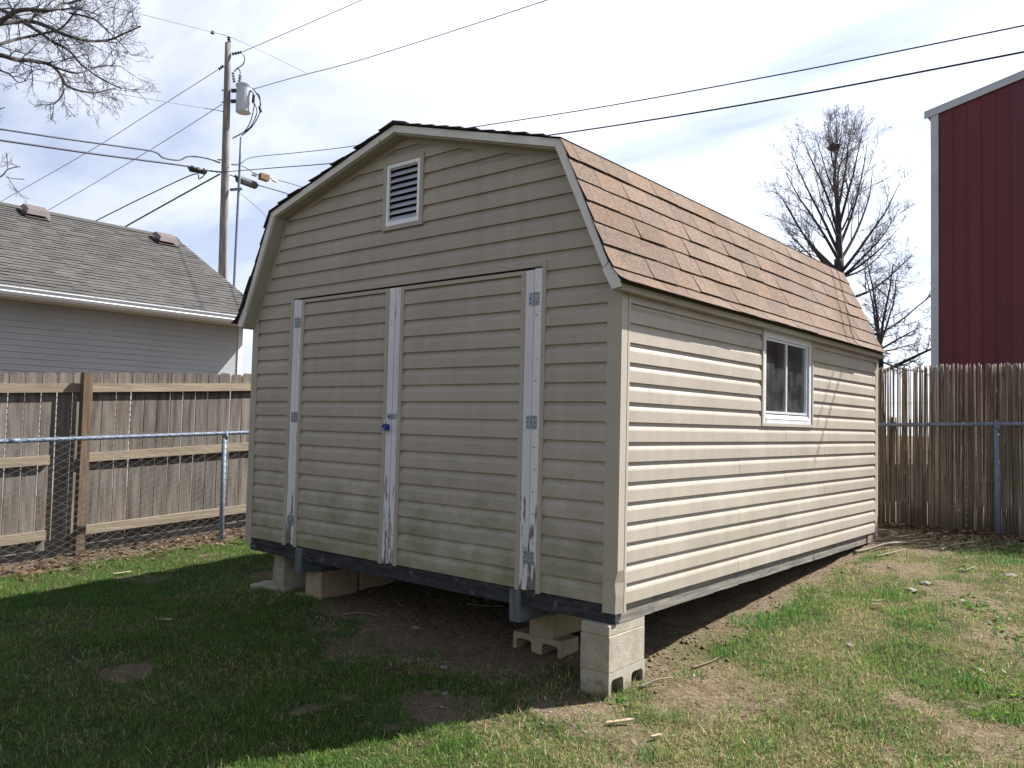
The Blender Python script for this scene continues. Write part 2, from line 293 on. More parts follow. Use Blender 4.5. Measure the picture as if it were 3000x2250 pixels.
def plate(outer, holes, f, h0, h1):
    """flat plate with holes: outer and holes are (u, v) loops"""
    b = bmesh.new(); es = []
    for lp in [outer]+holes:
        vs = [b.verts.new((u, v, 0)) for u, v in lp]
        es += [b.edges.new((vs[i], vs[(i+1) % len(vs)])) for i in range(len(vs))]
    bmesh.ops.triangle_fill(b, use_beauty=True, use_dissolve=False, edges=es)
    bmesh.ops.recalc_face_normals(b, faces=b.faces)
    b.verts.index_update()
    mb = MB(); n = len(b.verts)
    v2 = [(v.co.x, v.co.y) for v in b.verts]
    fs = [tuple(v.index for v in fc.verts) for fc in b.faces]
    sides = []
    for e in b.edges:
        if len(e.link_faces) == 1:
            i, j = e.verts[0].index, e.verts[1].index; sides.append((i, j, j+n, i+n))
    b.free()
    mb.add([f(u, v, h0) for u, v in v2]+[f(u, v, h1) for u, v in v2], fs+[tuple(i+n for i in reversed(q)) for q in fs]+sides)
    return mb

# ---------------------------------------------------------------- ground
def vnoise(x, y, s, seed=0):
    x = np.asarray(x)*s+seed*17.13; y = np.asarray(y)*s+seed*5.71
    xi = np.floor(x).astype(np.int64); yi = np.floor(y).astype(np.int64); fx = x-xi; fy = y-yi
    fx = fx*fx*(3-2*fx); fy = fy*fy*(3-2*fy)
    def h(a, b):
        n = (a*374761393+b*668265263+seed*144269) & 0x7fffffff; n = ((n ^ (n >> 13))*1274126177) & 0x7fffffff; n = n ^ (n >> 16)
        return (n & 0xffff)/65535.0
    return (h(xi, yi)*(1-fx)+h(xi+1, yi)*fx)*(1-fy)+(h(xi, yi+1)*(1-fx)+h(xi+1, yi+1)*fx)*fy
def fbm(x, y, s, seed=0, o=4):
    t = 0; a = .5
    for i in range(o): t = t+a*vnoise(x, y, s*2**i, seed+i*3); a *= .5
    return t/(1-.5**o)
def smst(t): t = np.clip(t, 0, 1); return t*t*(3-2*t)
RY = [-9, -4, -1.5, -.5, .3, .7, 1.4, 2.36, 4.7, 6.2, 9, 20]; RZ = [-.80, -.70, -.57, -.49, -.43, -.39, -.33, -.25, -.06, 0, .03, .05]
def gbase(x, y):
    x = np.asarray(x, float); y = np.asarray(y, float)
    Rz = np.interp(y, RY, RZ); Lz = -.385+.05*np.clip(y, -4, 6)
    return Lz+(Rz-Lz)*smst((x+3.6)/2.8)
def gauss(x, y, cx, cy, r): return np.exp(-((x-cx)**2+(y-cy)**2)/(r*r))
BARE = [(.42, .35, .38, .9), (.42, 3.75, .42, .95), (.15, .75, .25, .9), (1.25, 3.0, .35, .6), (1.55, 2.3, .45, .55), (-.65, -.75, .3, .8), (-1.7, -.15, .4, .8), (-1.0, -.05, .35, .8), (.0, -.2, .22, .6),
        (.2, 5.2, .8, 1), (.25, -.35, .2, .6), (1.75, .55, .25, .6), (1.0, 3.4, .3, .6)]
def bare(x, y):
    b = 0*x
    for cx_, cy_, r, a in BARE: b = np.maximum(b, a*gauss(x, y, cx_, cy_, r))
    b = np.maximum(b, smst((-x+.20)/.24)*smst((y-.15)/.25)*smst((x+4.0)/.35))          # under and along the shed
    b = np.maximum(b, smst((y-5.35)/.5)*.95)                                           # strip by the reed fence
    b = np.maximum(b, smst((-5.62-x)/.25))                                             # strip between the fences
    b = np.maximum(b, smst((x+3.0)/.4)*smst((-.3-x)/.4)*smst((y+.18+.25*(fbm(x, y, 1.9, 44)-.5))/.3))
    n = fbm(x, y, 2.6, 4); n2 = fbm(x, y, 1.1, 9)
    b = np.maximum(b, .6*smst((n-.60)/.14)*smst((n2-.48)/.2))
    n3 = fbm(x, y, 8.0, 14, 3)
    return np.clip(b+((n-.5)*.6+(n3-.5)*.9)*(b > .04)*(b < .97), 0, 1)
def dry(x, y):
    n = fbm(x, y, 2.1, 21); d = smst((n-.34)/.28)*.8+.22*fbm(x, y, 12, 23, 2)*smst((x+.9)/.8)
    d = np.maximum(d, .95*smst((x-1.0)/.5)*smst((y-1.3)/.6)*smst((4.3-y)/.6))
    for cx_, cy_, r in ((-2.5, -2.0, .5), (-2.45, -1.45, .35), (-3.7, -1.75, .4), (.8, -.1, .5), (.9, .6, .5), (.6, 1.3, .35)): d = np.maximum(d, .8*gauss(x, y, cx_, cy_, r))
    d = d*(1-.75*smst((x-.4)/.4)*smst((y-4.15)/.4))
    d = d*(1-.8*smst((-3.9-x)/.6))*(1-.5*smst((-.5-x)/.4)*smst((-.2-y)/.3))
    return np.clip(d, 0, 1)
def gz(x, y):
    x = np.asarray(x, float); y = np.asarray(y, float)
    near = smst((7.5-np.abs(x+1.5))/2)*smst((7.6-np.abs(y-1))/2)
    return gbase(x, y)+near*((fbm(x, y, 1.4, 31)-.5)*.045+(fbm(x, y, 7, 33, 3)-.5)*.028+(fbm(x, y, 30, 35, 2)-.5)*.012)
def ground():
    xs = np.concatenate([-np.geomspace(400, 7.2, 26), np.arange(-7.0, 3.6, .045), np.geomspace(3.7, 400, 28)])
    ys = np.concatenate([-np.geomspace(400, 4.2, 28), np.arange(-4.0, 6.6, .045), np.geomspace(6.7, 400, 26)])
    X, Y = np.meshgrid(xs, ys); Z = gz(X, Y); nx, ny = len(xs), len(ys)
    me = bpy.data.meshes.new('ground'); v = np.stack([X, Y, Z], -1).reshape(-1, 3)
    i = np.arange((ny-1)*(nx-1)); r, c = i//(nx-1), i % (nx-1); a = r*nx+c
    f = np.stack([a, a+1, a+nx+1, a+nx], -1)
    me.vertices.add(len(v)); me.vertices.foreach_set('co', v.ravel()); me.loops.add(f.size); me.loops.foreach_set('vertex_index', f.ravel().astype(np.int32))
    me.polygons.add(len(f)); me.polygons.foreach_set('loop_start', np.arange(0, f.size, 4, dtype=np.int32)); me.polygons.foreach_set('use_smooth', np.ones(len(f), bool)); me.update(calc_edges=True)
    at_ = me.attributes.new('cover', 'FLOAT_COLOR', 'POINT')
    B = bare(X, Y).ravel(); D = dry(X, Y).ravel(); moss = (gauss(X, Y, -3.3, -.25, .45)*.8+gauss(X, Y, .12, 1.0, .25)*.7).ravel()
    at_.data.foreach_set('color', np.stack([B, D, moss, np.ones_like(B)], -1).ravel().astype(np.float32))
    m = bpy.data.materials.new('yard_soil'); m.use_nodes = True; t = m.node_tree; P = t.nodes['Principled BSDF']; P.inputs['Roughness'].default_value = .97; P.inputs['Specular IOR Level'].default_value = .1
    A = N(t, 'ShaderNodeAttribute', attribute_name='cover'); S = N(t, 'ShaderNodeSeparateColor'); L2(t, A.outputs['Color'], S.inputs[0])
    G = N(t, 'ShaderNodeNewGeometry')
    def nz_(s, d=6):
        n = N(t, 'ShaderNodeTexNoise'); n.inputs['Scale'].default_value = s; n.inputs['Detail'].default_value = d; n.inputs['Roughness'].default_value = .65; L2(t, G.outputs['Position'], n.inputs['Vector']); return n.outputs['Fac']
    def rp(f_, a_, b_, ca, cb):
        r_ = N(t, 'ShaderNodeValToRGB'); e = r_.color_ramp.elements; e[0].position = a_; e[1].position = b_; e[0].color = (*ca, 1); e[1].color = (*cb, 1); L2(t, f_, r_.inputs[0]); return r_.outputs[0]
    def mxc(f_, a_, b_):
        x_ = N(t, 'ShaderNodeMix', data_type='RGBA'); L2(t, f_, x_.inputs[0])
        for k, q in ((6, a_), (7, b_)):
            if isinstance(q, tuple): x_.inputs[k].default_value = (*q, 1)
            else: L2(t, q, x_.inputs[k])
        return x_.outputs[2]
    soil = rp(nz_(16, 9), .3, .7, (.095, .070, .042), (.20, .155, .097))
    soil = mxc(rp(nz_(70, 3), .58, .66, (0, 0, 0), (1, 1, 1)), soil, (.23, .18, .12))
    soil = mxc(rp(nz_(48, 3), .60, .68, (0, 0, 0), (1, 1, 1)), soil, (.045, .032, .022))
    turf = mxc(S.outputs[1], (.030, .038, .012), (.135, .112, .056))
    turf = mxc(rp(nz_(55, 5), .42, .62, (0, 0, 0), (1, 1, 1)), turf, (.060, .055, .024))
    brk = N(t, 'ShaderNodeMath', operation='MULTIPLY_ADD'); L2(t, nz_(22, 5), brk.inputs[0]); brk.inputs[1].default_value = .7; bof = N(t, 'ShaderNodeMath', operation='ADD'); bof.inputs[1].default_value = -.35; L2(t, S.outputs[0], bof.inputs[0]); L2(t, bof.outputs[0], brk.inputs[2])
    colr = mxc(rp(brk.outputs[0], .24, .42, (0, 0, 0), (1, 1, 1)), turf, soil)
    colr = mxc(S.outputs[2], colr, (.06, .075, .015))
    L2(t, colr, P.inputs['Base Color'])
    b = N(t, 'ShaderNodeBump'); b.inputs['Distance'].default_value = .035; L2(t, nz_(34, 9), b.inputs['Height']); L2(t, b.outputs[0], P.inputs['Normal'])
    me.materials.append(m); o = link('ground', me); o['kind'] = 'structure'; return o
ground()

# ---------------------------------------------------------------- shed
PITCHZ, Z0 = .1143, .047          # siding course and first course height
WX, DY = 3.70, 4.91               # 12 x 16 ft
SHED = thing('storage_shed', 'tan vinyl sided barn shed with gambrel roof raised on concrete blocks', 'shed', (-1.85, 2.45, -.05))
PROF = [(.0200, 0), (.0190, .064), (.0162, .074), (.0092, .087), (.004, .097), (.003, .1185)]
def board(k, lo, hi, f, z0=None, zclip=None):
    """one lap-siding course; lo/hi(z) give its two ends, f(u, offset, z) the point"""
    zb = Z0+k*PITCHZ if z0 is None else z0
    pts = [(.0028, 0)]+PROF
    if zclip is not None:
        a, b = zclip; q = [(o, h) for o, h in pts if a-1e-6 <= h <= b+1e-6]
        def itp(h):
            hs = [p[1] for p in PROF]; os_ = [p[0] for p in PROF]; return float(np.interp(h, hs, os_))
        if a > 0: q = [(.0028, a), (itp(a), a)]+q
        if b < PROF[-1][1]: q = q+[(itp(b), b)]
        pts = q
    A = [f(lo(zb+h), o, zb+h) for o, h in pts]; B = [f(hi(zb+h), o, zb+h) for o, h in pts]
    n = len(pts); mb = MB(); fs = [(i, i+1, n+i+1, n+i) for i in range(n-1)]
    bk = [f(lo(zb+pts[0][1]), 0, zb+pts[0][1]), f(lo(zb+pts[-1][1]), 0, zb+pts[-1][1]), f(hi(zb+pts[-1][1]), 0, zb+pts[-1][1]), f(hi(zb+pts[0][1]), 0, zb+pts[0][1])]
    mb.add(A+B+bk, fs+[tuple(range(n))+(2*n+1, 2*n), tuple(range(2*n-1, n-1, -1))+(2*n+3, 2*n+2), (2*n, 2*n+1, 2*n+2, 2*n+3)]); return mb
FRONT = lambda u, o, z: (u, .020-o, z)
SIDE = lambda u, o, z: (-.020+o, u, z)
cst = lambda v: (lambda z: v)
GP = [(-.02, 1.84), (-.435, 2.70), (-1.85, 3.085)]
def gR(z): return float(np.interp(z, [p[1] for p in GP], [p[0] for p in GP])) if z > 1.84 else -.02
def gL(z): return -3.70-gR(z)
OPL, OPR, OPT = -3.14, -.56, 2.04
outl = [(-3.68, .046), (-3.68, 1.84), (-3.265, 2.70), (-1.85, 3.085), (-.435, 2.70), (-.02, 1.84), (-.02, .046), (OPR-.02, .046), (OPR-.02, OPT), (OPL+.02, OPT), (OPL+.02, .046)]
VX0, VX1, VZ0, VZ1 = -2.072, -1.650, 2.431, 2.945
fw = part('front_wall', plate(outl, [[(VX0+.04, VZ0+.04), (VX1-.04, VZ0+.04), (VX1-.04, VZ1-.04), (VX0+.04, VZ1-.04)]], lambda u, v, h: (u, h, v), .0205, .045), 'sheath', SHED)
for k in range(27):
    zb, zt = Z0+k*PITCHZ, Z0+(k+1)*PITCHZ
    lo = (lambda z: max(gL(z)+.01, -3.61)); hi = (lambda z: min(gR(z)-.01, -.09))
    if zb > 3.05: continue
    zc = None
    if zt+.004 > 3.07: zc = (0, 3.07-zb)
    segs = [(lo, hi, zc)]
    if zb < OPT-.01:
        segs = [(lo, cst(OPL-.005), None), (cst(OPR+.005), hi, None)]
        if zt > OPT: segs.append((cst(OPL-.005), cst(OPR+.005), (OPT-zb, PROF[-1][1])))
    elif zb < VZ1 and zt > VZ0:
        segs = [(lo, cst(VX0+.005), None), (cst(VX1-.005), hi, None)]
        if zb < VZ0: segs.append((cst(VX0+.005), cst(VX1-.005), (0, VZ0-zb)))
        if zt > VZ1: segs.append((cst(VX0+.005), cst(VX1-.005), (VZ1-zb, PROF[-1][1])))
    for a, b, c in segs: part('siding_board', board(k, a, b, FRONT, None, c), 'vinyl_front', fw)
# gable trim channel below the soffit
for (a, b) in (((-.022, 1.84), (-.437, 2.70)), ((-.437, 2.70), (-1.85, 3.087)), ((-1.85, 3.087), (-3.263, 2.70)), ((-3.263, 2.70), (-3.678, 1.84))):
    mb = MB(); a, b = np.array(a), np.array(b); d = (b-a)/np.linalg.norm(b-a); n = np.array([d[1], -d[0]]); n = n if n[1] < 0 else -n
    if abs(d[1]) > .6: n = n if (n[0] < 0) == (a[0] > -1.85) else -n
    q = [a, b, b+n*.034, a+n*.034]
    part('gable_trim', mb.prism([tuple(p) for p in q], .002, .018, lambda u, v, h: (u, h, v)), 'vinyl_trim', fw)
# corner posts
def corner(name, sx_, x0, sy, y0, w, d, dent=False):
    poly = [(-w, .019), (-w, 0), (0, 0), (0, d*.68), (-.006, d*.68), (-.006, d*.76), (0, d*.76), (0, d), (-.019, d), (-.019, .019)]
    zs = [0.0, .10, .17, .24, 1.845]; sh = [.016, .012, .020, .0, 0] if dent else [0]*5
    mb = MB(); n = len(poly)
    for z, s_ in zip(zs, sh):
        mb.v += [(x0+sx_*(u-(s_ if (u, v) == (0, 0) else 0)), y0+sy*(v+(s_*.3 if u == 0 else 0)), z) for u, v in poly]
    for i in range(4): mb.f += [(i*n+j, i*n+(j+1) % n, (i+1)*n+(j+1) % n, (i+1)*n+j) for j in range(n)]
    mb.f += [tuple(range(n)), tuple(4*n+j for j in range(n))]; mb.m = [0]*len(mb.f)
    part('corner_post', mb, 'vinyl_trim', SHED, label='corner post with a crumpled foot' if dent else None)
corner('corner_post', 1, 0, 1, 0, .098, .092, True)
corner('corner_post', -1, -WX, 1, 0, .085, .092)
corner('corner_post', 1, 0, -1, DY, .098, .088)
# side wall with window opening
WY0, WY1, WZ0, WZ1 = 1.965, 3.035, 1.078, 1.83
sw = part('side_wall', plate([(.02, .046), (4.89, .046), (4.89, 1.86), (.02, 1.86)], [[(2.03, 1.13), (2.96, 1.13), (2.96, 1.79), (2.03, 1.79)]], lambda u, v, h: (h, u, v), -.0205, -.045), 'sheath', SHED)
for k in range(16):
    zb, zt = Z0+k*PITCHZ, Z0+(k+1)*PITCHZ; zc = (0, 1.805-zb) if zt+.004 > 1.805 else None
    ysp = (1.62, 3.36, 2.48)[k % 3]
    segs = [(cst(.085), cst(DY-.085), zc)] if k > 8 else [(cst(.085), cst(ysp), zc), (cst(ysp-.03), cst(DY-.085), zc, 1)]
    if zt > WZ0 and zb < WZ1:
        segs = [(cst(.085), cst(WY0+.004), zc), (cst(WY1-.004), cst(DY-.085), zc)]
        if zb < WZ0: segs.append((cst(WY0+.004), cst(WY1-.004), (0, WZ0-zb)))
    for a, b, c, *lap in segs: part('siding_board', board(k, a, b, (lambda u, o, z: (-.0188+o, u, z+.0006)) if lap else SIDE, None, c), 'vinyl', sw)
part('left_wall', MB().box(-3.68, -3.655, .046, 4.864, 0, 1.86), 'vinyl', SHED)
part('rear_wall', MB().prism([(-3.655, 0), (-.046, 0), (-.046, 1.84), (-.44, 2.69), (-1.85, 3.07), (-3.26, 2.69), (-3.655, 1.84)], 4.865, 4.89, lambda u, v, h: (u, h, v)), 'sheath', SHED)
# floor, rim boards and runners
part('floor', MB().box(-3.64, -.05, .046, 4.86, -.04, .02), 'runner', SHED)
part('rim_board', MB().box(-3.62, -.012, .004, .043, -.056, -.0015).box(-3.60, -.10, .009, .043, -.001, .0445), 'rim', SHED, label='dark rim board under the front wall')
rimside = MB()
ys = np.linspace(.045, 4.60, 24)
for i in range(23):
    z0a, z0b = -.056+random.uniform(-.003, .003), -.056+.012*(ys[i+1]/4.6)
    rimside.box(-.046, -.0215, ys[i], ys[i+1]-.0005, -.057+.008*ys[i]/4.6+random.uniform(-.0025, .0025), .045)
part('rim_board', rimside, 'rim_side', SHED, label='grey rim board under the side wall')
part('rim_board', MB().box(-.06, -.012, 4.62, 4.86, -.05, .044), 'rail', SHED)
for x in (-.727, -2.93):
    part('floor_runner', MB().box(x-.042, x+.042, -.012, 4.7, -.158, -.0575).box(x-.042, x+.042, -.012, .003, -.0565, .036), 'runner', SHED)
# roof
RT = [(-.375, 2.742), (-1.85, 3.150)]
LOW = [(-.375, 2.742), (-.25, 2.475), (-.13, 2.215), (-.07, 2.085), (-.028, 1.99), (.008, 1.922), (.052, 1.872), (.112, 1.836)]
def offs(poly, d):
    p = np.array(poly, float); t = np.gradient(p, axis=0); t /= np.linalg.norm(t, axis=1)[:, None]; n = np.stack([-t[:, 1], t[:, 0]], -1)
    n = np.where((n[:, 1] < 0)[:, None], -n, n); return p+n*d
full = [(.02, 1.86), (-.02, 1.965)]+[LOW[0]]+[RT[1]]
prof = [(.040, 1.850), (-.030, 1.965), (-.375, 2.735), (-1.85, 3.142), (-3.325, 2.735), (-3.670, 1.965), (-3.740, 1.850)]
inn = [(-.012, 1.815), (-.068, 1.93), (-.424, 2.69), (-1.85, 3.083), (-3.276, 2.69), (-3.632, 1.93), (-3.688, 1.815)]
mb = MB()
for i in range(6):
    q = [prof[i], prof[i+1], inn[i+1], inn[i]]
    mb.prism(q, -.095, 4.945, lambda u, v, h: (u, h, v))
roof = part('roof', mb, 'soffit', SHED)
def fasc(i, j, t, ext=0):
    a, b = np.array(prof[i]), np.array(prof[j]); c, d = np.array(inn[i]), np.array(inn[j])
    a, b, c, d = [p*1.0 for p in (a, b, c, d)]
    k = MB(); n = 6
    P0 = [a+(c-a)*(-.05), b+(d-b)*(-.05), b+(d-b)*.80, a+(c-a)*.80]
    k.prism([tuple(p) for p in P0], -.114, -.0955, lambda u, v, h: (u, h, v))
    part('fascia_board', k, 'fascia_paint', roof)
fasc(1, 2, 0); fasc(2, 3, 0); fasc(3, 4, 0); fasc(4, 5, 0)
for sgn in (0, 1):      # little return piece at each eave
    P0 = [(-.012, 1.970), (.052, 1.858), (.060, 1.822), (.0, 1.812), (-.066, 1.93)]
    P0 = [(u if not sgn else -3.70-u, v) for u, v in P0]
    part('fascia_return', MB().prism(P0, -.112, -.097, lambda u, v, h: (u, h, v)), 'fascia_paint', roof)
part('eave_board', MB().box(-.004, .058, -.094, 4.94, 1.806, 1.842), 'soffit', roof)
part('eave_board', MB().box(-3.758, -3.696, -.094, 4.94, 1.806, 1.842), 'soffit', roof)
class Curve2:
    def __init__(s, pts):
        s.p = np.array(pts, float); d = np.linalg.norm(np.diff(s.p, axis=0), axis=1); s.a = np.concatenate([[0], np.cumsum(d)]); s.L = s.a[-1]
    def at(s, t): return np.array([np.interp(t, s.a, s.p[:, 0]), np.interp(t, s.a, s.p[:, 1])])
    def nrm(s, t):
        t = min(max(t, 0), s.L-.002); d = s.at(min(t+.01, s.L))-s.at(max(t-.01, 0)); d /= np.linalg.norm(d); n = np.array([-d[1], d[0]]); return n if n[1] > 0 else -n
def tab(mb, cv, s0, s1, y0, y1, seg, th=.007, lift=.007, flip=False, jag=.002):
    """one shingle tab hugging the curve, from s0 (hidden top) to s1 (butt)"""
    rows = []
    s1a, s1b = s1+random.uniform(-jag, jag), s1+random.uniform(-jag, jag)
    for i in range(seg+1):
        t = i/seg; r = []
        for yv, se in ((y0, s1a), (y1, s1b)):
            s_ = s0+(se-s0)*t; p = cv.at(min(s_, cv.L)); n = cv.nrm(s_); o = .0015+lift*t
            for oo in (o, o+th*(.45+.55*t)):
                q = p+n*oo; xx = -3.70-q[0] if flip else q[0]; r.append((xx, yv, q[1]))
        rows.append(r)
    b = len(mb.v); mb.v += [p for r in rows for p in r]
    F = []; M_ = []
    for i in range(seg):
        a, c = b+4*i, b+4*(i+1)
        F += [(a+1, a+3, c+3, c+1), (a, c, c+2, a+2), (a, a+1, c+1, c), (a+2, c+2, c+3, a+3)]; M_ += [0, 1, 1, 1]
    F += [(b, b+2, b+3, b+1), (b+4*seg, b+4*seg+1, b+4*seg+3, b+4*seg+2)]; M_ += [1, 1]
    mb.f += F; mb.m += M_
cvL = Curve2(LOW); EXPO = cvL.L/7.0
for c in range(7):
    s0, s1 = c*EXPO-.03, (c+1)*EXPO
    y = -.128+random.uniform(-.008, .004); first = [.11, .26, .05, .20, .29, .15, .23][c]; w = first
    yend = 4.965+random.uniform(-.005, .006)
    while y < yend-.01:
        y1 = min(y+w, yend)
        if yend-y1 < .04: y1 = yend
        mb = MB(); tab(mb, cvL, max(s0, 0), s1+(.012*math.sin(y*2.1+1)+.006*math.sin(y*5.3) if c == 6 else 0), y+.0022, y1-.0022, 6 if c >= 5 else 2, .006, random.choice([.006, .007, .009, .0115]), False, .004)
        part('shingle', mb, ['shingle', 'asphalt'], roof)
        y = y1; w = .305+random.choice([0, 0, 0, -.02, .012])
for c in (5, 6):      # starter strips closing the slots of the flared courses
    mb = MB(); tab(mb, cvL, c*EXPO-.02, (c+1)*EXPO-.012, -.118, 4.955, 6, .002, .002, False, 0); part('starter_strip', mb, 'asphalt', roof)
mb = MB()
cvU = Curve2([RT[1], (RT[0][0]+.010, RT[0][1]-.003)])
for flip in (False, True):
    for c in range(11):
        e = cvU.L/11; y = -.128+random.uniform(-.02, .006)
        w = random.uniform(.08, .3)
        while y < 4.96:
            y1 = min(y+w, 4.965); tab(mb, cvU, max(c*e-.02, 0), (c+1)*e+(.006 if c == 10 else 0), y+.002, y1-.002, 1, (.003 if c == 10 else .008), (.001 if c == 10 else .009), flip, .002 if c == 10 else .004); y = y1; w = .31
    if flip:
        for c in range(7):
            y = -.128+random.uniform(-.015, .006); w = random.uniform(.08, .3)
            while y < 4.96:
                y1 = min(y+w, 4.965); tab(mb, cvL, max(c*EXPO-.03, 0), (c+1)*EXPO, y+.002, y1-.002, 3 if c > 4 else 1, .007, .010, True, .004); y = y1; w = .31
o = part('roof_shingles', mb, ['shingle', 'asphalt'], roof); o['kind'] = 'stuff'
y = -.13
while y < 4.9:      # ridge caps
    mb = MB(); a = .012+random.uniform(0, .003)
    for sg in (-1, 1):
        q = [(-1.85, 3.150), (-1.85+sg*.13, 3.114)]
        mb.hexa([(q[0][0], y, q[0][1]+a+.012), (q[1][0], y, q[1][1]+a+.012), (q[1][0], y, q[1][1]+a+.004), (q[0][0], y, q[0][1]+a+.004)],
                [(q[0][0], y+.17, q[0][1]+a+.006), (q[1][0], y+.17, q[1][1]+a+.006), (q[1][0], y+.17, q[1][1]+a), (q[0][0], y+.17, q[0][1]+a)])
    part('ridge_cap', mb, 'shingle', roof); y += .145
# door opening trim, jambs, doors
mb = MB(); mb.box(-.5755, -.545, -.004, .0185, .034, 2.054); part('door_casing', mb, 'vinyl_trim', SHED)
mb = MB(); mb.box(-3.161, -3.1265, -.004, .0185, .036, 2.02); part('door_casing', mb, 'vinyl_trim', SHED)
mb = MB(); mb.prism([(-3.161, 2.0205), (-.5765, 2.0205), (-.5765, 2.053), (-3.161, 2.053)], .001, .0185, lambda u, v, h: (u, h, v)); part('door_casing', mb, 'vinyl_trim', SHED)
part('door_jamb', MB().box(-.6365, -.5765, .001, .044, .05, 2.010), 'white_paint', SHED)
part('door_jamb', MB().box(-3.1255, -3.0645, .001, .044, .055, 2.010), 'white_paint', SHED)
part('door_header', MB().box(-3.1255, -.577, .030, .044, 2.0115, 2.038), 'asphalt', SHED)
def hinge(z, xc, dr):
    mb = MB(); mb.box(xc-.040, xc-.004, -.0035, .0, z-.040, z+.040).box(xc+.004, xc+.040, -.0035, .0, z-.040, z+.040)
    for i in range(5): mb.tube([(xc, -.0045, z-.040+i*.0163), (xc, -.0045, z-.040+i*.0163+.0145)], .0058, 8)
    for sx_ in (-1, 1):
        for dz in (-.027, 0, .027): mb.tube([(xc+sx_*(.024 if dz else .030), -.0036, z+dz), (xc+sx_*(.024 if dz else .030), -.0052, z+dz)], .0048, 8, mi=1)
    part('hinge', mb, ['zinc', 'screw'], dr)
def door(x0, x1, b0, b1, t0, t1, hx):
    d = part('door', MB().box(x0+.003, x1-.003, .0215, .043, .045, 2.003), 'sheath', SHED)
    for k in range(0, 17):
        part('siding_board', board(k, cst(t0+.001), cst(t1-.001), FRONT, None, (0, 1.972-(Z0+16*PITCHZ)) if k == 16 else None), 'vinyl_front', d)
    zt = 2.004
    part('edge_board', MB().box(x0+.003, b0, .0005, .0213, .048, 2.004), 'white_paint', d)
    part('edge_board', MB().box(b1, x1-.003, .0005, .0213, .042, 2.004), 'white_paint', d)
    part('edge_trim', MB().box(b0+.0008, t0+.004, -.0045, .0188, .037, 1.9785), 'vinyl_trim', d)
    part('edge_trim', MB().box(t1-.004, b1-.0008, -.0045, .0188, .034, 1.9785), 'vinyl_trim', d)
    part('edge_trim', MB().box(b0+.0008, b1-.0008, -.003, .0188, 1.9795, 2.0045), 'vinyl_trim', d)
    for z in (1.823, 1.062, .240): hinge(z, hx, d)
    nails = MB()
    for i in range(26):
        xx = random.choice([x0+.02+random.uniform(0, max(.005, b0-x0-.03)), b1+.012+random.uniform(0, max(.005, x1-b1-.03))]); zz_ = random.uniform(.1, 1.98); r = random.choice([.002, .0025, .004])
        nails.tube([(xx, .0006, zz_), (xx, -.0007, zz_)], r, 6)
    part('nail_heads', nails, 'screw', d); return d
dl = door(-3.063, -1.905, -3.013, -1.968, -2.981, -1.998, -3.064)
dr = door(-1.905, -.637, -1.846, -.707, -1.815, -.735, -.637)
nl = MB()
for i in range(14): nl.tube([(-.607+random.uniform(-.022, .022), .0012, .1+i*.135), (-.607+random.uniform(-.0, .001), -.0004, .1+i*.135)], .0026, 6)
part('nail_heads', nl, 'screw', SHED)
hs = MB(); hs.hexa([(-1.9, -.004, 1.062), (-1.9, -.004, 1.100), (-1.9, -.001, 1.100), (-1.9, -.001, 1.062)], [(-1.842, -.004, 1.068), (-1.842, -.004, 1.102), (-1.842, -.001, 1.102), (-1.842, -.001, 1.068)])
hs.box(-1.945, -1.9005, -.006, -.003, 1.066, 1.096).tube([(-1.938, -.004, 1.078), (-1.938, -.022, 1.078), (-1.926, -.022, 1.085), (-1.926, -.004, 1.085)], .004, 6)
part('hasp', hs, 'zinc', dr)
# gable vent
vt = MB()
for b_ in ((VX0, VX0+.034, VZ0, VZ1), (VX1-.034, VX1, VZ0, VZ1)): vt.box(b_[0], b_[1], -.007, .0185, b_[2], b_[3])
vt.box(VX0+.0345, VX1-.0345, -.007, .0185, VZ0, VZ0+.030).box(VX0+.0345, VX1-.0345, -.007, .0185, VZ1-.030, VZ1)
gv = part('gable_vent', vt, 'vinyl_trim', SHED)
a0, a1, c0, c1 = VX0+.036, VX1-.036, VZ0+.032, VZ1-.032
fr_ = MB().box(a0, a0+.026, -.003, .012, c0, c1).box(a1-.026, a1, -.003, .012, c0, c1).box(a0+.0265, a1-.0265, -.003, .012, c0, c0+.032).box(a0+.0265, a1-.0265, -.003, .012, c1-.026, c1)
part('vent_frame', fr_, 'vent_white', gv)
nb = 9
for i in range(nb):
    z = c0+.040+(c1-c0-.075)*(i+.0)/(nb-1)
    mb = MB(); mb.hexa([(a0+.027, .001, z-.004), (a1-.027, .001, z-.004), (a1-.027, .003, z-.0065), (a0+.027, .003, z-.0065)], [(a0+.027, .032, z+.034), (a1-.027, .032, z+.034), (a1-.027, .034, z+.0315), (a0+.027, .034, z+.0315)])
    part('louver_blade', mb, 'vent_blade', gv)
# window
wt = MB().box(-.0185, .006, WY0, WY0+.026, WZ0, WZ1).box(-.0185, .006, WY1-.026, WY1, WZ0, WZ1).box(-.0185, .006, WY0+.0265, WY1-.0265, WZ0, WZ0+.022)
win = part('window', wt, 'vinyl_trim', SHED)
y0, y1, z0, z1 = WY0+.027, WY1-.027, WZ0+.0225, 1.806
cs = MB().box(-.05, -.002, y0, y0+.055, z0, z1).box(-.05, -.002, y1-.055, y1, z0, z1).box(-.05, -.002, y0+.0555, y1-.0555, z1-.052, z1).box(-.05, .001, y0+.0555, y1-.0555, z0, z0+.034)
part('casing', cs, 'window_paint', win)
part('sill', MB().hexa([(-.05, y0+.056, z0+.0345), (-.05, y1-.056, z0+.0345), (.004, y1-.056, z0+.0345), (.004, y0+.056, z0+.0345)], [(-.05, y0+.056, z0+.075), (-.05, y1-.056, z0+.075), (-.012, y1-.056, z0+.066), (-.012, y0+.056, z0+.066)]), 'window_paint', win)
